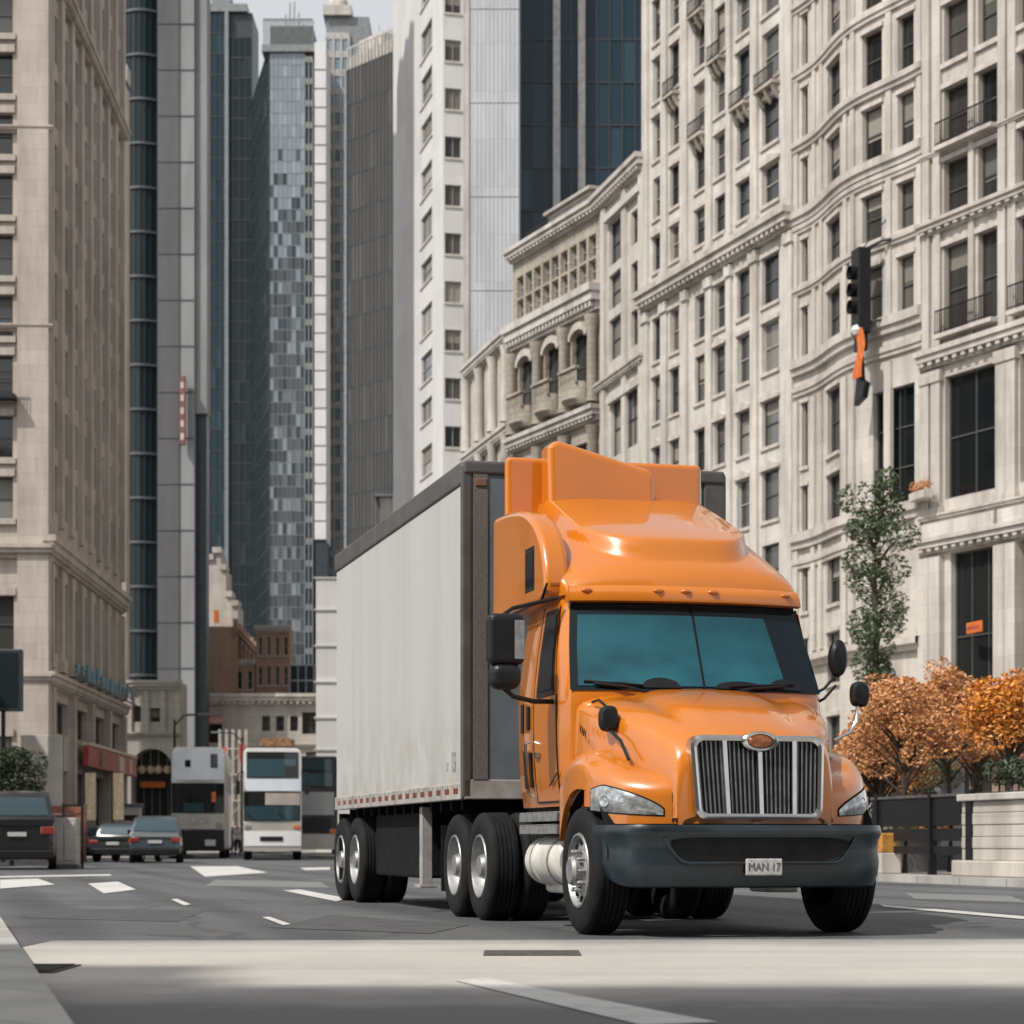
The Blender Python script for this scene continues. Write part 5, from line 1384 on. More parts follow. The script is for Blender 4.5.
lk = thing('stone_building', 'unseen low stone block added at near left for the truck side to reflect', 'building', (-27, 44, 0), PI / 2)  # unseen block added to darken reflections along the truck side
mb = MB(); F0 = Face(); HL = 17.
hs_ = [(2 + 3.6 * i, 3.7 + 3.6 * i, 4.5 + 3.2 * k, 6.6 + 3.2 * k) for i in range(10) for k in range(4)]
wall(mb, F0, 0, 40, 0, HL, hs_, .25); mb.box(0, 40, .3, 12, 0, HL - .05); mb.build('wall', M['beige'], lk)
for h in hs_: put_window(lk, F0, h, .25, 1, 2, 'wframe', 'wglass')
# ================================================================ VEHICLES
M['carblue'] = plain('car_paint_slate', (.055, .075, .090), .3, .2, .15, 1, .5, .8)
M['carlid'] = plain('car_paint_silver', (.30, .31, .31), .35, .3, .15, 1, .5, .6)
M['cardark'] = plain('car_paint_charcoal', (.035, .038, .042), .3, .2, .15, 1, .5, .8)
M['cargrey'] = plain('car_paint_grey', (.16, .165, .17), .5, 0, .2, 1)
M['vanblack'] = plain('van_paint_black', (.008, .009, .011), .35, .1, .2, 1, .5, .6)
M['buswhite'] = plain('bus_paint_white', (.68, .68, .67), .35, 0, .15, .8, .5, .5)
M['busblue'] = plain('bus_paint_ice', (.62, .66, .72), .35, 0, .15, .8, .5, .5)
M['busgold'] = plain('bus_paint_champagne', (.40, .375, .34), .35, .2, .2, .8, .5, .5)
M['busglass'] = glass('bus_glass', (.020, .045, .055), (.04, .075, .09), .06, False, .7)
M['busdark'] = glass('bus_glass_dark', (.008, .010, .011), (.02, .022, .023), .06)
M['blind'] = plain('sun_blind', (.36, .31, .28), .7, 0, .2, 3)
def small_wheel(parent, x, y, R, w=.22):
    b = bpy.data.objects.new('wheel', None); COL.objects.link(b); b.parent = parent; b.location = (x, y, R); b.empty_display_size = .2
    b.rotation_euler = (0, 0, 0 if x < 0 else PI)
    mb = MB(); mb.lathe([(R * .62, .02), (R * .7, 0), (R * .93, .0), (R, .03), (R, w - .03), (R * .93, w), (R * .5, w)], (0, 0, 0), 'x', 28); mb.build('tyre', M['rubber'], b, smooth=True)
    mb = MB(); mb.lathe([(R * .63, .03), (R * .56, .01), (R * .5, .05), (R * .2, .04), (.001, .02)], (0, 0, 0), 'x', 24); mb.build('rim', M['steel'], b, smooth=True)
def make_car(name, label, loc, rz, L, W, H, pm, lidm, hatch=True, group=None, plate=True):
    r = thing(name, label, 'car' if 'van' not in name else 'van', (*loc, 0), rz, group)
    w = W / 2; bh = H * .62
    st = [(-.02, .82, .45, .70), (.05, .93, .34, bh * .96), (.45, .985, .30, bh), (1.0, 1., .28, bh), (L * .5, 1., .26, bh * .99), (L * .74, .99, .28, bh * .97), (L * .9, .95, .30, bh * .86), (L, .82, .40, bh * .70)]
    mb = MB(); P = []
    for i in range(43):
        y, k, zb, zt = cr(st, 7 * i / 42)
        half = [(0, zt + .02), (w * k * .7, zt + .01), (w * k * .93, zt - .04), (w * k, zt - .16), (w * k * 1.01, lerp(zb, zt, .5)), (w * k, zb + .12), (w * k * .93, zb), (0, zb)]
        P.append([(-x, y, z) for x, z in half[::-1]] + [(x, y, z) for x, z in half[1:]])
    mb.grid(P); mb.face(P[0]); mb.face(P[-1][::-1])
    body = mb.build('body', M[pm], r, smooth=True, angle=50)
    g0, g1 = (.12, L * .70) if hatch else (.75, L * .70)
    sg = [(g0, bh - .02), (g0 + .28, H * .90), (g0 + .7, H * .985), (lerp(g0, g1, .5), H), (g1 - .75, H * .97), (g1, bh - .02)]
    mb = MB(); P = []
    for i in range(31):
        y, zt = cr(sg, 5 * i / 30); f = (zt - bh) / max(.01, H - bh)
        P.append([(-w * .95, y, bh - .06), (-w * lerp(.95, .80, f), y, zt - .03), (-w * lerp(.9, .62, f), y, zt + .0), (0, y, zt + .025 * f), (w * lerp(.9, .62, f), y, zt), (w * lerp(.95, .80, f), y, zt - .03), (w * .95, y, bh - .06)])
    mb.grid(P); mb.build('cabin', M[pm], r, smooth=True, angle=50)
    # rear glass and side glass as panes lying just off the cabin
    mb = MB(); P = []
    for k in range(6):
        q = lerp(.22, 1.05, k / 5); y, zt = cr(sg, q); f = (zt - bh) / (H - bh)
        P.append([(x * w * lerp(.84, .66, f), y - .02, zt + .015) for x in (-1, -.5, 0, .5, 1)])
    mb.grid(P); mb.build('rear_window', M['busglass'], r, smooth=True)
    for s in (-1, 1):
        mb = MB()
        mb.face([(s * w * .955, g0 + .55, bh + .02), (s * w * .955, g1 - .45, bh + .02), (s * w * .86, g1 - .95, H * .92), (s * w * .86, g0 + .65, H * .92)])
        mb.build('side_window', M['busdark'], r)
        for y in (.82, L - .95): small_wheel(r, s * (w + .01), y, .33)
        mb = MB(); mb.box(s * w * .60, s * w * .97, -.045, .1, bh * .72, bh * .88); mb.build('tail_light', M['red'], r, bevel=.03)
        mb = MB(); mb.box(s * w, s * (w + .18), L * .60, L * .60 + .10, bh + .02, bh + .17); mb.build('wing_mirror', M['black'], r, bevel=.03)
    mb = MB(); P = [[(x * w * .92, -.05 - .02 * (1 - x * x), z) for x in (-1, -.6, 0, .6, 1)] for z in (bh * .90, bh * .96, bh * 1.02)]
    mb.grid(P); mb.build('tailgate_lid', M[lidm], r, smooth=True)
    mb = MB(); mb.box(-w * .95, w * .95, -.09, .15, .30, .56); mb.build('bumper', M['black'], r, bevel=.05, seg=3)
    if plate:
        mb = MB(); mb.box(-.26, .26, -.062, -.03, bh * .68, bh * .68 + .12); mb.build('licence_plate', M['plate'], r)
    return r
def gpY(px, Y): return (gx(px, Y), Y)
make_car('parked_car', 'slate blue hatchback with silver tailgate stopped in front of the charcoal car', gpY(155, 83), .125, 4.3, 1.95, 1.78, 'carblue', 'carlid')
make_car('parked_car', 'charcoal saloon car half hidden behind the slate hatchback', gpY(113, 87), -.10, 4.5, 2.0, 1.62, 'cardark', 'cardark', False)
make_car('parked_car', 'pale grey car furthest back by the red sign storefront', gpY(100, 104), -.1, 4.3, 1.8, 1.6, 'cargrey', 'cargrey')
make_car('black_van', 'big black van cut off by the left picture edge', gpY(17, 62.), .2, 5.0, 2.15, 2.25, 'vanblack', 'vanblack')
def rbox(mb, w, y0, y1, z0, z1, r=.2, m=0, n=5):
    pts = []
    for cx, cz, a0 in ((w - r, z1 - r, 0), (-w + r, z1 - r, 90), (-w + r * .5, z0 + r * .5, 180), (w - r * .5, z0 + r * .5, 270)):
        q = r if a0 < 180 else r * .5
        for k in range(n + 1): a = rad(a0 + 90 * k / n); pts.append((cx + q * math.cos(a), cz + q * math.sin(a)))
    R = [[(x, y, z) for x, z in pts] for y in (y0, y1)]
    mb.grid([[(x * .97, y0 - 0, lerp(z, (z0 + z1) / 2, .012)) for x, z in pts], [(x, y0 + .08, z) for x, z in pts], [(x, y1, z) for x, z in pts]], m, True)
    mb.face([(x * .97, y0, lerp(z, (z0 + z1) / 2, .012)) for x, z in pts], m); mb.face(R[1][::-1], m)
# ---- double-deck coach in the middle (front toward us)
bus = thing('double_decker_bus', 'white double-decker coach with big blue windscreens heading toward us beside the trailer', 'bus', (*gpY(272.5, 97), 0), .109)
zc = lambda py: gz(py, 97)
w = 1.28
mb = MB(); rbox(mb, w, 0, 11, .42, zc(748), .28); mb.build('body', M['buswhite'], bus, smooth=True, angle=40)
def panel(root, name, mat, x0, x1, z0, z1, d=-.02, bow=.10, n=10, bevel=0, y=0):
    mb = MB(); P = [[(lerp(x0, x1, i / n), y + d - bow * (1 - (lerp(x0, x1, i / n) / 1.3) ** 2), z) for i in range(n + 1)] for z in (z0, (z0 + z1) / 2, z1)]
    mb.grid(P)
    P2 = [[(x, .03 + y, z) for x, yy, z in row] for row in P]
    for row, row2 in ((P[0], P2[0]), (P[-1], P2[-1])): mb.grid([row, row2])
    mb.grid([[r_[0] for r_ in P], [r_[0] for r_ in P2]]); mb.grid([[r_[-1] for r_ in P], [r_[-1] for r_ in P2]])
    return mb.build(name, M[mat], root, smooth=True, angle=40)
a = panel(bus, 'upper_windscreen', 'busdark', -1.13, 1.13, zc(778), zc(752), -.02)
panel(a, 'pane', 'busglass', -1.08, 1.02, zc(777), zc(759), -.04); panel(a, 'dark_corner', 'busdark', .52, 1.06, zc(777), zc(766), -.06)
panel(bus, 'brow_panel', 'busblue', -1.26, 1.26, zc(791), zc(779), -.03, .14)
a = panel(bus, 'windscreen', 'busdark', -1.26, 1.22, zc(821), zc(792), -.02)
panel(a, 'pane', 'busglass', -1.2, 1.18, zc(820), zc(806), -.045); panel(a, 'sun_blind', 'blind', -.32, 1.2, zc(805), zc(793), -.045)
panel(bus, 'front_panel', 'busgold', -1.27, 1.27, zc(851), zc(823), -.04, .10); panel(bus, 'lower_panel', 'buswhite', -1.25, 1.25, zc(846), zc(831), -.07, .10)
panel(bus, 'grille_slot', 'black', -.55, .45, zc(841), zc(836.5), -.10)
panel(bus, 'bumper', 'black', -1.26, 1.26, .36, zc(851.5), -.05, .1)
for s in (-1, 1):
    mb = MB(); mb.box(s * .92, s * 1.2, -.12, .0, zc(829), zc(825)); mb.build('headlight', M['headlamp' if s < 0 else 'amber'], bus, bevel=.02)
    mb = MB(); mb.tube([(s * 1.2, .1, 3.9), (s * 1.5, -.2, 3.8), (s * 1.5, -.22, 3.5)], .03, 6); mb.box(s * 1.42, s * 1.6, -.30, -.16, 2.9, 3.5); mb.build('wing_mirror', M['black'], bus, bevel=.02)
    for y in (1.4, 8.5): small_wheel(bus, s * 1.27, y, .48, .3)
    for k in range(6):
        mb = MB(); x = s * 1.285; mb.box(x - .004, x + .004, 1.0 + k * 1.6, 2.45 + k * 1.6, 3.15, 4.1); mb.build('side_window', M['busdark'], bus)
mb = MB()
for s in (-.7, .7): mb.tube([(s, -.14, zc(821)), (s - .5, -.16, zc(812))], .015, 5)
mb.build('wiper', M['black'], bus)
# ---- left coach
bus2 = thing('double_decker_bus', 'double-decker bus with blank white upper front and dark lower windscreen on the left', 'bus', (*gpY(198, 107), 0), .10)
zc = lambda py: gz(py, 107)
mb = MB(); rbox(mb, 1.30, 0, 11, .42, zc(747), .3); mb.build('body', M['buswhite'], bus2, smooth=True, angle=40)
panel(bus2, 'upper_front', 'busblue', -1.2, 1.2, zc(780), zc(752), -.02, .12)
for x0, x1, z0, z1 in ((-.62, -.35, zc(767), zc(760)), (.62, .95, zc(768), zc(754))):
    panel(bus2, 'upper_window', 'busdark', x0, x1, z0, z1, -.05, .12)
a = panel(bus2, 'windscreen', 'busdark', -1.27, 1.27, zc(813), zc(783), -.03, .1); panel(a, 'pane', 'busglass', -.7, .3, zc(812), zc(803), -.05); 
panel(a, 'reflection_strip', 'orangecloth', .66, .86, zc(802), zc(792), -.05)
panel(bus2, 'front_panel', 'busgold', -1.28, 1.28, zc(829), zc(814), -.05, .1); panel(bus2, 'lamp_bar', 'steel', -.4, .6, zc(823), zc(818), -.08, .1)
panel(bus2, 'bumper', 'black', -1.27, 1.27, .36, zc(830), -.06, .1)
mb = MB(); mb.box(.35, .85, -.25, -.1, .62, .92); mb.build('licence_plate', M['plate'], bus2)
for s in (-1, 1):
    mb = MB(); mb.box(s * .85, s * 1.2, -.14, 0, zc(828), zc(822)); mb.build('headlight', M['headlamp'], bus2, bevel=.02)
    for y in (1.4, 8.5): small_wheel(bus2, s * 1.29, y, .48, .3)
    for k in range(6):
        mb = MB(); x = s * 1.305; mb.box(x - .004, x + .004, 1. + k * 1.6, 2.45 + k * 1.6, 3.3, 4.3); mb.build('side_window', M['busdark'], bus2)
# ---- dark box vehicle behind
bus3 = thing('dark_bus', 'dark glazed bus queued between the white coach and the trailer', 'bus', (*gpY(316, 122), 0), .085)
zc = lambda py: gz(py, 122)
mb = MB(); rbox(mb, 1.2, 0, 10, .42, zc(756), .2); mb.build('body', M['cardark'], bus3, smooth=True, angle=40)
a = panel(bus3, 'windscreen', 'busdark', -1.1, 1.1, zc(787), zc(759), -.02); panel(a, 'pane', 'busglass', -1.0, .8, zc(770), zc(760), -.04); panel(a, 'lower_pane', 'busglass', -1., .9, zc(786), zc(773), -.04)
panel(bus3, 'front_panel', 'carlid', -1.15, 1.0, zc(815), zc(792), -.03); panel(bus3, 'grille_slot', 'black', -.8, .8, zc(832), zc(818), -.04); panel(bus3, 'bumper', 'busgold', -1.15, 1.15, .4, zc(834), -.05)
for s in (-1, 1):
    mb = MB(); mb.box(s * .75, s * 1.1, -.16, 0, zc(834), zc(829)); mb.build('headlight', M['amber'], bus3, bevel=.02)
    small_wheel(bus3, s * 1.19, 1.3, .48, .3); small_wheel(bus3, s * 1.19, 8, .48, .3)

# ================================================================ TREES
M['bark'] = plain('bark', (.055, .042, .032), .9, 0, .5, 12)
M['leafgreen'] = leafmat('leaf_green', (.035, .055, .026), (.125, .155, .075), (.065, .092, .042))
M['leafdark'] = leafmat('leaf_dark', (.018, .035, .018), (.06, .085, .04))
M['leaforange'] = leafmat('leaf_orange', (.34, .15, .06), (.70, .38, .17), (.56, .25, .09))
M['leafamber'] = leafmat('leaf_amber', (.42, .14, .015), (.70, .32, .06), (.58, .21, .03))
M['leafolive'] = leafmat('leaf_olive', (.06, .075, .03), (.17, .18, .09))
def leaves(mb, c, r, n, size, flat=.6, droop=0):
    for _ in range(n):
        while True:
            p = Vector((random.uniform(-1, 1), random.uniform(-1, 1), random.uniform(-1, 1)))
            if .15 < p.length < 1: break
        p = p.normalized() * (p.length ** .45)
        q = Vector((c[0] + p.x * r[0], c[1] + p.y * r[1], c[2] + p.z * r[2]))
        a = Vector((random.gauss(0, 1), random.gauss(0, 1), random.gauss(0, flat))).normalized(); b = a.orthogonal().normalized()
        b = (b * math.cos(t := random.uniform(0, 6.28)) + a.cross(b) * math.sin(t)); l = size * random.uniform(.6, 1.3); h = l * .42
        mb.face([q - a * l, q + b * h, q + a * l, q - b * h])
def make_tree(name, label, loc, trunk_h, trunk_r, clumps, mat, size, per, group=None, cat='tree', limbs=True):
    r = thing(name, label, cat, (*loc[:2], loc[2] if len(loc) > 2 else .14), random.uniform(0, 6), group)
    r.rotation_euler = (0, 0, 0)
    mb = MB(); mb.tube([(0, 0, 0), (.03, .02, trunk_h * .4), (-.03, 0, trunk_h * .75), (0, .02, trunk_h)], trunk_r, 9, 0, trunk_r * .45)
    t = mb.build('trunk', M['bark'], r, smooth=True)
    if limbs:
        mb = MB()
        for c, rr_, *_ in clumps:
            z0 = min(trunk_h * .95, max(trunk_h * .45, c[2] - .8))
            m_ = (c[0] * .5, c[1] * .5, lerp(z0, c[2], .6)); mb.tube([(0, 0, z0), m_, c], trunk_r * .45, 6, 0, trunk_r * .12)
        mb.build('limb_spread', M['bark'], t, smooth=True)
    mb = MB()
    for c, rr_, *k in clumps: leaves(mb, c, rr_, int(per * (k[0] if k else 1)), size)
    mb.build('crown', M[mat], r)
    return r
rnd = random.uniform
# slender green street tree
cl = []
for k in range(26):
    z = 3.8 + 6.6 * k / 25; wd = .95 * math.sin(PI * min(1, .16 + .84 * (1 - (k / 25)) ** .8)) + .18
    cl.append(((rnd(-.55, .55) * wd, rnd(-.5, .5) * wd, z + rnd(-.2, .2)), (wd * rnd(.45, .7), wd * rnd(.45, .7), rnd(.35, .6))))
make_tree('street_tree', 'tall slender green tree in front of the bowed cream building', (*gpY(876, 60), .14), 9.5, .13, cl, 'leafgreen', .075, 300)
def dome(n, rx, ry, z, h):
    out = []
    for _ in range(n):
        a = rnd(0, 6.28); q = rnd(0, 1) ** .5; out.append(((rx * q * math.cos(a), ry * q * math.sin(a), z + h * math.sqrt(max(0, 1 - q * q)) * rnd(.55, 1) ), (rnd(.28, .5), rnd(.28, .5), rnd(.18, .34))))
    return out
tb_ = [(975, 49, 2.3, 1.7, .8), (862, 51, 1.8, 1.1, .8), (905, 45.5, 2.35, 1.75, .95), (950, 47, 2.6, 1.85, .80), (880, 48, 1.9, 1.25, .9)]
labs = ['rusty orange leaved tree half behind the bright amber one', 'low orange tree just showing behind the truck mirror arm', 'rusty orange leaved tree with a wide domed crown above the black barrier', 'rusty orange leaved tree standing just right of the widest orange dome', 'low dusty orange tree peeking past the truck mirror']
for (px, Y, z, h, rx), lab in zip(tb_, labs):
    make_tree('autumn_tree', lab, (*gpY(px, Y), .14), 2.7, .07, dome(46, rx * 1.12, rx, z, h), 'leaforange', .05, 240, 'autumn trees along the right kerb')
make_tree('autumn_tree', 'bright amber leaved tree at the right picture edge above the stone planter wall', (*gpY(1008, 43.5), .14), 2.8, .075, dome(44, .85, .8, 2.40, 1.6), 'leafamber', .055, 230, 'autumn trees along the right kerb')
cl = [((rnd(-.75, .75), rnd(-.6, .6), 1.9 + rnd(0, 2.0)), (rnd(.4, .65), rnd(.4, .65), rnd(.35, .55))) for _ in range(22)]
make_tree('green_tree', 'small dark green tree behind the black van', (*gpY(12, 74), .0), 2.6, .09, cl, 'leafdark', .07, 300)
cl = [((rnd(-1.3, 1.3), rnd(-.6, .6), 1.6 + rnd(0, 1.6)), (rnd(.3, .55), rnd(.3, .55), rnd(.25, .4))) for _ in range(26)]
make_tree('olive_tree', 'dusty olive green tree in the shade under the orange crowns', (*gpY(908, 53), .14), 1.9, .08, cl, 'leafolive', .06, 220)
# ================================================================ STREET FURNITURE ON THE RIGHT
RD = (-math.sin(TH), math.cos(TH))          # along the kerb, away from us
fb_ang = RX
def at_kerb(px, off):
    k = (px - 512) / FPX; Y = (KR + off) / (k + .2556); return (k * Y, Y)
p0, p1 = at_kerb(873, 1.0), at_kerb(976, 1.0)
Lf = math.dist(p0, p1)
fn = thing('slatted_barrier', 'black slatted street barrier with a thick end post beside the right kerb', 'barrier', (*p0, .14), RX)
mb = MB()
for k, (z0, z1) in enumerate(((.95, 1.5), (.66, .9), (.40, .56))): mb.box(0, Lf - .2, -.03, .03, z0, z1)
mb.build('slat_panel', M['black'], fn, bevel=.008)
for x in (.3, Lf * .6, Lf - .12):
    mb = MB(); h = .12 if x > Lf - .2 else .05; mb.box(x - h, x + h, -.07 - h * .3, .07 + h * .3, 0, 1.62); mb.build('post', M['black'], fn, bevel=.01)
mb = MB(); mb.box(-.02, Lf - .24, -.06, .06, 1.502, 1.56); mb.build('top_rail', M['rail'], fn, bevel=.01)
p0, p1 = at_kerb(979, 1.3), at_kerb(1060, 1.3); Lp = math.dist(p0, p1)
pw = thing('planter_wall', 'pale coursed stone planter wall under the amber tree', 'planter', (*p0, .14), RX)
mb = MB()
for k in range(5): mb.box(.0 + .01 * (k % 2), Lp, -.35 - .015 * (k % 2), .5, .30 + .22 * k, .30 + .22 * k + .212)
mb.build('wall', M['lime2'], pw, bevel=.012)
mb = MB(); mb.box(-.06, Lp, -.44, .56, 1.402, 1.53); mb.build('coping', M['lime'], pw, bevel=.02)
mb = MB(); mb.box(-.05, Lp, -.55, .56, 0, .297); mb.build('plinth', M['lime2'], pw, bevel=.03)
mb = MB(); mb.box(.08, Lp - .2, -.30, .42, 1.5, 1.56); mb.build('soil', M['bark'], pw)
sh = thing('shrub', 'dark low shrub growing out of the pale stone planter wall', 'shrub', (*at_kerb(1020, 1.3), 1.69), RX)
mb = MB()
for k in range(14): leaves(mb, (-1.0 + .17 * k, .05 + rnd(-.1, .1), .15 + rnd(0, .3)), (.25, .25, .25), 90, .06)
mb.build('foliage', M['leafdark'], sh)
mb = MB()
for k in range(8): mb.tube([(-.9 + .25 * k, .05, -.13), (-.92 + .26 * k, .05, .3)], .02, 5)
mb.build('stem_spread', M['bark'], sh)
# traffic barrel, bollard lamp, pots, columns and posts in the plaza
dr = thing('newspaper_box', 'small amber street box on a pale base beside the truck bumper', 'street box', (*at_kerb(886, .9), .14), RX)
mb = MB(); mb.box(-.22, .22, -.2, .2, .42, .82); mb.build('case', plain('amber_paint', (.50, .24, .05), .5, 0, .4, 6), dr, bevel=.03)
mb = MB(); mb.box(-.16, .16, -.206, -.198, .52, .74); mb.build('door', M['orangecloth'], dr, bevel=.01)
mb = MB(); mb.box(-.26, .26, -.22, .22, 0, .419); mb.build('base', M['lime2'], dr, bevel=.02)
def lamp_bollard(px, Y, h, label):
    t = thing('bollard_post', label, 'post', (*gpY(px, Y), .14), 0)
    mb = MB(); mb.lathe([(.11, 0), (.11, .08), (.065, .12), (.055, h - .3), (.08, h - .28), (.085, h - .05), (.05, h), (.001, h + .02)], (0, 0, 0), 'z', 16); mb.build('shaft', M['black'], t, smooth=True)
    return t
lamp_bollard(895, 49, 2.75, 'slim black post standing in the plaza left of the grey stone pier')
lamp_bollard(967, 52, 3.6, 'taller black post right beside the grey stone pier')
pr = thing('stone_pier', 'square grey stone pier with a white cap between two black posts', 'pier', (*gpY(951, 54), .14), RX)
mb = MB(); mb.box(-.3, .3, -.3, .3, 0, 2.6); mb.build('shaft', M['concpale'], pr, bevel=.02)
mb = MB(); mb.box(-.38, .38, -.38, .38, 2.602, 2.75); mb.box(-.3, .3, -.3, .3, 2.75, 2.95); mb.build('cap', M['whitewall'], pr, bevel=.02)
mb = MB(); mb.box(-.36, .36, -.36, .36, 0, .35); mb.build('base', M['concgrey'], pr, bevel=.02)
def pot_plant(px, Y, s, mat, label):
    t = thing('potted_bush', label, 'potted plant', (*gpY(px, Y), .14), 0)
    mb = MB(); mb.lathe([(.001, 0), (.32 * s, 0), (.42 * s, .5 * s), (.46 * s, .55 * s), (.40 * s, .55 * s), (.001, .5 * s)], (0, 0, 0), 'z', 20); mb.build('pot', M['concgrey'], t, smooth=True)
    mb = MB()
    for k in range(12): leaves(mb, (rnd(-.35, .35) * s, rnd(-.35, .35) * s, (.75 + rnd(0, .55)) * s), (.3 * s, .3 * s, .25 * s), 80, .06)
    mb.build('foliage', M[mat], t)
pot_plant(916, 47, 1.25, 'leafolive', 'olive bush in a grey pot behind the black barrier')
pot_plant(938, 50, 1.0, 'leaforange', 'rust coloured bush in a grey pot by the stone pier')
pot_plant(1000, 52, 1.1, 'leafdark', 'dark bush in a grey pot beyond the planter wall')
# ground floor shopfront awning row by the nearest block: dark canopy and low brown kiosk
ks = thing('kiosk', 'brown plaza kiosk with pale counter and dark openings behind the trees', 'kiosk', (*gpY(884, 66), .14), RX)
Lk = 7.5
mb = MB(); F0 = Face(); hs_ = [(.5 + 1.75 * k, 1.8 + 1.75 * k, 1.0, 2.5) for k in range(4)]
wall(mb, F0, 0, Lk, 0, 3.1, hs_, .25); shell(mb, Lk, 2.4, 3.1); mb.build('wall', stone('kiosk_brown', (.30, .22, .17), .4, .1, .8, .3), ks)
for h in hs_: put_window(ks, F0, h, .25, 2, 1, 'wframe', 'wglass')
mb = MB(); mb.box(-.3, Lk + .3, -.7, 2.6, 3.102, 3.26); mb.build('roof', M['rail'], ks, bevel=.03)
mb = MB(); mb.box(.2, Lk - .2, -.35, 0, .9, .985); mb.build('counter', M['lime2'], ks)
pot_plant(862, 62, 1.3, 'leafdark', 'dark bush in a grey pot behind the truck mirror')
# things fixed to the facades
x, y, z = f2.fix(890, 400, 1.3)
k = 79 / FPX
SK = 1.35
hg = thing('hanging_signal', 'black traffic signal with an orange streamer hanging from a bracket on the cream facade', 'traffic signal', (x, y, z), RX)
mb = MB(); mb.box(-.52, .30, -.28, .28, 2.6, 6.1); mb.box(-.40, .18, -.2, .2, 1.9, 2.62); mb.build('housing', M['black'], hg, bevel=.05)
mb = MB()
for zz_ in (4.6, 3.9, 3.2): mb.lathe([(.26, -.26), (.29, -.52), (.26, -.52), (.22, -.3), (.001, -.29)], (-.11, 0, zz_ + .5), 'y', 18)
mb.build('lens_hood_order', M['dark'], hg, smooth=True)
mb = MB(); P = []
for i in range(13):
    t = i / 12; c_ = .12 + .30 * math.sin(t * 2.6) * (1 - .4 * t); P.append([(c_ - .50 + .07 * t, -.24 + .10 * math.sin(5 * t), 2.75 - 2.0 * t), (c_ - .05, -.30, 2.75 - 2.0 * t), (c_ + .40 - .1 * t, -.22 + .06 * math.sin(6 * t), 2.75 - 2.0 * t)])
mb.grid(P); mb.build('streamer', M['orangecloth'], hg, smooth=True)
mb = MB(); mb.lathe([(.001, 2.98), (.2, 2.9), (.28, 2.72), (.2, 2.55), (.001, 2.5)], (.05, -.22, 0), 'z', 16); mb.build('white_globe', M['whitewall'], hg, smooth=True)
mb = MB(); mb.prism([(-.55, 0), (.35, .2), (.62, .75), (.1, 1.0), (-.05, 2.1), (-.25, 2.1), (-.32, .9)], lambda a, b: (a, -.14, b - .25), lambda a, b: (a, .12, b - .25)); mb.build('lower_housing', M['black'], hg, bevel=.04)
mb = MB(); mb.tube([(-.1, 0, 6.0), (.5, .7, 6.35), (1.2, 1.6, 6.4)], .07, 8); mb.build('mast_arm', M['black'], hg, smooth=True)
mb = MB(); mb.tube([(.1, .1, 3.0), (.7, 1.6, 3.4)], .055, 8); mb.build('bracket', M['black'], hg, smooth=True)
mb = MB(); mb.tube([(-.1, 0, 6.05), (.4, 1.2, 7.6), (.8, 1.7, 8.6)], .025, 6); mb.build('stay_cable', M['black'], hg, smooth=True)
x, y, z = f1.fix(788, 584, 1.0)
fl = thing('flag', 'small orange flag on a short pole by the truck roof edge', 'flag', (x, y, z), RX)
mb = MB(); mb.tube([(0, 1., -.5), (0, -.7, 1.0)], .04, 6); mb.build('pole', M['black'], fl)
mb = MB(); mb.grid([[(-.05 + 1.0 * i / 8, -.5 + .12 * math.sin(i * 1.1), .72 - .1 * i / 8 + .05 * math.sin(i)) for i in range(9)], [(-.05 + 1.0 * i / 8, -.45 + .12 * math.sin(i * 1.1 + .5), .1 + .06 * math.sin(i * .9)) for i in range(9)]]); mb.build('cloth', M['orangecloth'], fl, smooth=True)
x, y, z = f3.fix(985, 628, .5)
og = thing('shop_sign', 'flat orange-red board hanging in the dark doorway of the nearest block', 'sign', (x, y, z), RX)
mb = MB(); mb.box(-.62, .62, -.05, .05, -.22, .22); mb.build('sign_board', M['orangecloth'], og, bevel=.03)
mb = MB(); mb.box(-.5, .5, -.06, -.05, -.06, .06); mb.build('sign_stripe', M['signred'], og)
mb = MB(); mb.tube([(-.62, .0, .24), (-.62, .62, .40)], .03, 6); mb.build('bracket', M['black'], og)
mb = MB(); mb.tube([(.62, .0, .24), (.62, .62, .40)], .03, 6); mb.build('bracket', M['black'], og)
x, y, z = f3.fix(934, 500, .65)
fx = thing('flower_box', 'window box of dry orange flowers on the ledge left of the large window', 'flower box', (x, y, z), RX)
mb = MB(); mb.box(-.7, .7, -.2, .2, -.05, .28); mb.build('box', M['lime3'], fx, bevel=.02)
mb = MB()
for k in range(8): leaves(mb, (-.55 + .16 * k, 0, .45 + rnd(-.05, .15)), (.22, .22, .2), 60, .06)
mb.build('foliage', M['leaforange'], fx)
# ================================================================ SMALL THINGS ON THE LEFT
cb = thing('utility_cabinet', 'pale stained street cabinet with a dark frame right of the black van', 'cabinet', (*gpY(64, 64), .0), .05)
mb = MB(); mb.box(-.42, .36, 0, .8, .12, 1.5); mb.build('case', M['palelow'], cb, bevel=.04); mb = MB(); mb.box(-.46, .40, -.04, .84, 0, .118); mb.build('plinth', M['concgrey'], cb)
mb = MB(); mb.box(-.36, -.05, -.02, 0, .25, 1.35); mb.box(.0, .30, -.02, 0, .25, 1.35); mb.build('door_leaf_pair', M['lime3'], cb, bevel=.01)
bp = thing('barrier_frame', 'thin black guard rail standing between the street cabinet and the parked cars', 'railing', (*gpY(73, 66), 0), .05)
mb = MB()
for xx in (-.28, .28): mb.box(xx - .04, xx + .04, -.04, .04, 0, 1.95)
for z in (.15, 1.0, 1.85): mb.box(-.28, .28, -.03, .03, z, z + .07)
mb.build('frame', M['railiron'], bp)
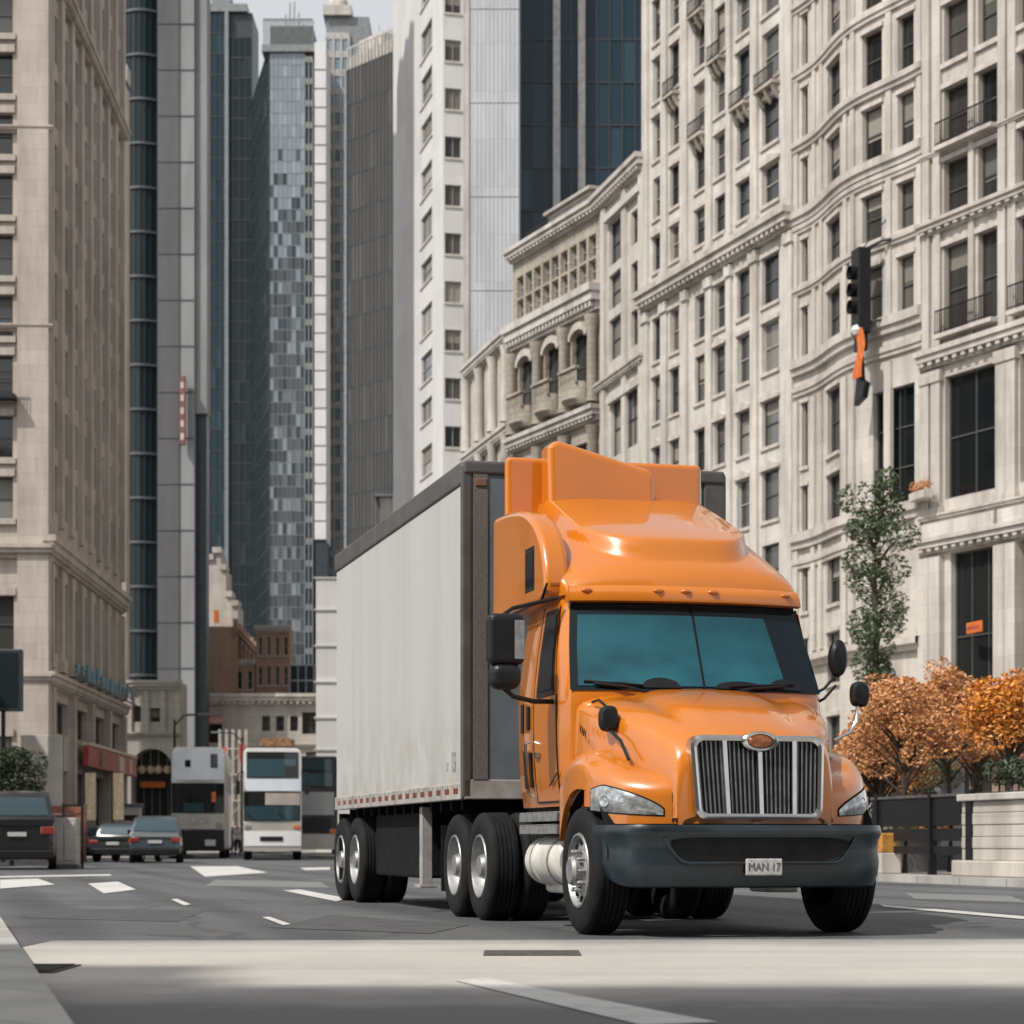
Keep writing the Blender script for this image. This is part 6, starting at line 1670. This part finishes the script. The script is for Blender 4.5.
cr_ = thing('crate_stack', 'rust orange wooden crate standing behind the guard rail', 'crate', (*gpY(66, 88), .0), .1)
mb = MB()
for k in range(6): mb.box(-.75, .75, -.05, .0, .15 + k * .36, .15 + k * .36 + .3)
for xx in (-.75, .68): mb.box(xx, xx + .07, -.09, .7, 0, 2.3)
mb.build('slat_panel', plain('crate_orange', (.30, .11, .06), .7, 0, .4, 4), cr_)
pk = thing('wall_panel', 'tall pale hoarding panel behind the small green tree', 'hoarding', (*gpY(45, 90), .0), .0)
mb = MB(); mb.box(-1.0, .7, 0, .15, 0, gz(735, 90)); mb.build('board', M['lime2'], pk, bevel=.02)
mb = MB()
for xx in (-.95, .6): mb.box(xx, xx + .1, .16, .3, 0, gz(735, 90)); 
mb.build('batten_pair', M['bark'], pk)
def street_lamp(px, Y, h, arm, label):
    t = thing('street_lamp', label, 'street lamp', (*gpY(px, Y), 0), 0)
    mb = MB(); mb.tube([(0, 0, 0), (0, 0, h)], .10, 10, 0, .06); mb.build('pole', M['railiron'], t, smooth=True)
    mb = MB(); mb.tube([(0, 0, h - .3), (arm * .4, 0, h + .25), (arm, 0, h + .3)], .045, 8); mb.build('arm', M['railiron'], t, smooth=True)
    mb = MB(); mb.box(arm - .1 if arm > 0 else arm - .5, arm + .5 if arm > 0 else arm + .1, -.12, .12, h + .24, h + .36); mb.build('lamp_head', M['mull_grey'], t, bevel=.03)
street_lamp(174.5, 122, 7.6, 1.4, 'dark street lamp post between the arched entrance and the left bus')
street_lamp(242, 150, 8.0, -1.6, 'street lamp between the two double-decker buses')
# site scaffold with red flags between the buses
sc_ = thing('scaffold', 'light tube scaffold with red flags on the pale block between the buses', 'scaffold', (*gpY(234, 170), 0), 0)
mb = MB(); Ws = gx(252, 170) - gx(226, 170)
for k in range(5):
    for d_ in (0, 1.0): mb.tube([(-Ws / 2 + Ws * k / 4, -d_, 0), (-Ws / 2 + Ws * k / 4, -d_, 9.5)], .05, 6)
for z in (2, 4, 6, 8):
    for d_ in (0, 1.0): mb.tube([(-Ws / 2, -d_, z), (Ws / 2, -d_, z)], .045, 6)
    mb.tube([(-Ws / 2, -1, z - 1.9), (Ws / 2, -1, z)], .035, 6)
mb.build('tube_frame', M['lime3'], sc_)
for z in (2, 4, 6):
    mb = MB(); mb.box(-Ws / 2, Ws / 2, -1, 0, z + .06, z + .11); mb.build('deck', M['brick'], sc_)
for xx, z in ((-.9, 8.1), (.5, 8.4), (.95, 7.6)):
    mb = MB(); mb.grid([[(xx + .12 * i, -1.1 + .06 * math.sin(i), z) for i in range(5)], [(xx + .12 * i, -1.08 + .06 * math.sin(i + 1), z - 1.4) for i in range(5)]]); mb.build('red_flag', M['signred'], sc_)
cn = thing('awning', 'bright orange canopy on thin legs above and behind the white coach', 'awning', (*gpY(277, 160), 0), 0)
mb = MB(); zt = gz(738, 160); mb.prism([(-1.2, zt - .62), (1.2, zt - .62), (1.2, zt - .1), (.7, zt), (-.8, zt - .05), (-1.2, zt - .2)], lambda a, b: (a, -.8, b), lambda a, b: (a, .8, b)); mb.build('canopy', plain('amber_canvas', (.26, .13, .055), .7, 0, .8, 4), cn)
mb = MB()
for xx in (-1.1, 1.1):
    for yy in (-.7, .7): mb.tube([(xx, yy, 0), (xx, yy, zt - .7)], .04, 6)
mb.build('leg_frame', M['railiron'], cn)

# ================================================================ PEDESTRIANS
M['skin'] = plain('skin', (.42, .25, .18), .6, 0, .1, 5); M['cloth_dark'] = plain('dark_cloth', (.02, .022, .028), .9, 0, .3, 8); M['cloth_white'] = plain('white_cloth', (.55, .54, .52), .9, 0, .2, 8); M['cloth_blue'] = plain('blue_cloth', (.06, .09, .15), .9, 0, .3, 8); M['hair'] = plain('dark_hair', (.02, .015, .012), .7, 0, .3, 20)
def person(label, loc, rz, shirt, trousers, step):
    V = [((0, 0, .95), .145), ((0, 0, 1.15), .13), ((0, .01, 1.36), .155), ((0, .01, 1.50), .07), ((0, -.01, 1.56), .06), ((0, -.02, 1.66), .095), ((0, -.02, 1.74), .075)]
    E = [(0, 1), (1, 2), (2, 3), (3, 4), (4, 5), (5, 6)]
    for s in (-1, 1):
        k = len(V); V += [((s * .10, 0, .90), .10), ((s * .10, -s * step * .5, .48), .07), ((s * .10, -s * step, .09), .048), ((s * .11, -s * step - .16, .045), .04)]
        E += [(0, k), (k, k + 1), (k + 1, k + 2), (k + 2, k + 3)]
        k = len(V); V += [((s * .20, .01, 1.42), .065), ((s * .25, .03 + s * step * .3, 1.14), .048), ((s * .24, -.06 + s * step * .6, .90), .036), ((s * .235, -.09 + s * step * .7, .80), .034)]
        E += [(2, k), (k, k + 1), (k + 1, k + 2), (k + 2, k + 3)]
    me = bpy.data.meshes.new('person'); me.from_pydata([v for v, r in V], E, []); o = bpy.data.objects.new('person', me); COL.objects.link(o)
    sk = o.modifiers.new('skin', 'SKIN'); sv = me.skin_vertices[0].data
    for i, (v, r) in enumerate(V): sv[i].radius = (r, r * .8 if i < 3 else r)
    sv[0].use_root = True
    sb = o.modifiers.new('sub', 'SUBSURF'); sb.levels = sb.render_levels = 2
    bpy.context.view_layer.update()
    m2_ = bpy.data.meshes.new_from_object(o.evaluated_get(bpy.context.evaluated_depsgraph_get()))
    bpy.data.objects.remove(o); m2_.name = 'person'; m2_.materials.clear()
    for k in (trousers, shirt, 'skin', 'black', 'hair'): m2_.materials.append(M[k])
    for p in m2_.polygons:
        z, x, y = p.center.z, abs(p.center.x), p.center.y
        p.material_index = 3 if z < .09 else 2 if (x > .19 and z < .90) else 0 if z < .97 and x < .21 else 1 if z < 1.5 else 4 if (z > 1.70 or (z > 1.6 and y > .0)) else 2
        p.use_smooth = True
    b = bpy.data.objects.new('person', m2_); COL.objects.link(b); b.location = (*loc, 0); b.rotation_euler = (0, 0, rz)
    tag(b, label, 'person'); return b
person('pedestrian in white shirt and dark trousers walking between the two buses', gpY(237.5, 126), .3, 'cloth_white', 'cloth_dark', .22)
person('pedestrian in dark coat walking left of the white shirted one', gpY(232, 131), -.4, 'cloth_dark', 'cloth_blue', .2)
person('pedestrian in blue jacket on the pavement by the arched entrance', gpY(128.5, 131), .8, 'cloth_blue', 'cloth_dark', .18)

# ---- small street clutter in front of the beige storefront
def crowd_barrier(px, Y, label):
    t = thing('crowd_barrier', label, 'barrier', (*gpY(px, Y), .14 if Y > 94 else 0), .1)
    mb = MB()
    for z in (.15, .98): mb.tube([(-.95, 0, z), (.95, 0, z)], .03, 6)
    for k in range(12): mb.tube([(-.95 + 1.9 * k / 11, 0, .15), (-.95 + 1.9 * k / 11, 0, .98)], .018, 5)
    mb.build('frame', M['tealpaint'], t)
    for x in (-.7, .7):
        mb = MB(); mb.box(x - .03, x + .03, -.3, .3, 0, .06); mb.tube([(x, 0, .05), (x, 0, .2)], .02, 5); mb.build('foot', M['railiron'], t)
for px, lab in ((96, 'blue crowd barrier left of the others before the red sign storefront'), (106, 'blue crowd barrier in the middle of three before the storefront'), (117, 'blue crowd barrier nearest the arched entrance')):
    crowd_barrier(px, 108, lab)
wk = thing('kiosk', 'small white street kiosk between the red sign and the arched entrance', 'kiosk', (*gpY(128, 124), .14), .1)
mb = MB(); mb.box(-.7, .7, 0, 1.2, 0, 2.7); mb.build('cabin', M['whitewall'], wk, bevel=.04)
mb = MB(); mb.box(-.8, .8, -.15, 1.3, 2.702, 2.84); mb.build('roof', M['mull_grey'], wk, bevel=.02)
mb = MB(); mb.box(-.55, .55, -.02, .0, 1.1, 2.2); mb.build('hatch', M['wglass'], wk)
for px, lab in ((84, 'cream vertical banner on a pole nearest the picture edge before the storefront'), (112, 'cream vertical banner on a pole by the white kiosk')):
    bn = thing('banner_pole', lab, 'banner', (*gpY(px, 103), .14), .3)
    mb = MB(); mb.tube([(0, 0, 0), (0, 0, 4.0)], .04, 8); mb.build('pole', M['railiron'], bn, smooth=True)
    mb = MB(); mb.grid([[(.05 + .1 * k, .04 * math.sin(k * 1.3 + q), 3.9 - .55 * q) for k in range(6)] for q in range(5)]); mb.build('banner_cloth', M['signcream'], bn, smooth=True)
# ================================================================ CAMERA, LIGHT
SUN_EL, SUN_AZ = rad(50), math.atan2(.48, .42)       # light travels toward (+.48, +.42)
cam_d = bpy.data.cameras.new('camera'); cam = bpy.data.objects.new('camera', cam_d); COL.objects.link(cam)
cam.location = (0, 0, CAM_H); cam.rotation_euler = (PI / 2, 0, 0)
cam_d.sensor_width = 36.; cam_d.lens = 36. * FPX / 1024.; cam_d.shift_y = (HZ - 512.) / 1024.
cam_d.clip_start = .05; cam_d.clip_end = 6000
cam_d.dof.use_dof = True; cam_d.dof.focus_distance = 19.0; cam_d.dof.aperture_fstop = 3.2
scn.camera = cam
w = bpy.data.worlds.new('World'); scn.world = w; w.use_nodes = True
nt = w.node_tree; bg = nt.nodes['Background']
sky = N(nt, 'ShaderNodeTexSky', sky_type='NISHITA'); sky.sun_disc = False
sky.sun_elevation = SUN_EL; sky.sun_rotation = math.atan2(-.48, -.42); sky.air_density = 1.; sky.dust_density = 1.6; sky.ozone_density = 1.
hs = N(nt, 'ShaderNodeHueSaturation'); hs.inputs['Saturation'].default_value = .12; hs.inputs['Value'].default_value = 1.3
nt.links.new(sky.outputs[0], hs.inputs['Color']); nt.links.new(hs.outputs[0], bg.inputs['Color'])
bg.inputs['Strength'].default_value = .15
sd = bpy.data.lights.new('sun', 'SUN'); so = bpy.data.objects.new('sun', sd); COL.objects.link(so)
d = Vector((.48, .42, 0)).normalized() * math.cos(SUN_EL) + Vector((0, 0, -math.sin(SUN_EL)))
so.rotation_euler = d.to_track_quat('-Z', 'Y').to_euler(); so.location = (0, 0, 60)
sd.energy = 4.1; sd.angle = rad(.53); sd.color = (1., .95, .88)
scn.view_settings.view_transform = 'Standard'; scn.view_settings.look = 'None'; scn.view_settings.exposure = 0; scn.view_settings.gamma = 1
scn.render.engine = 'CYCLES'
scn.cycles.use_denoising = True; scn.cycles.max_bounces = 6; scn.cycles.diffuse_bounces = 3; scn.cycles.glossy_bounces = 3
scn.cycles.sample_clamp_indirect = 4.
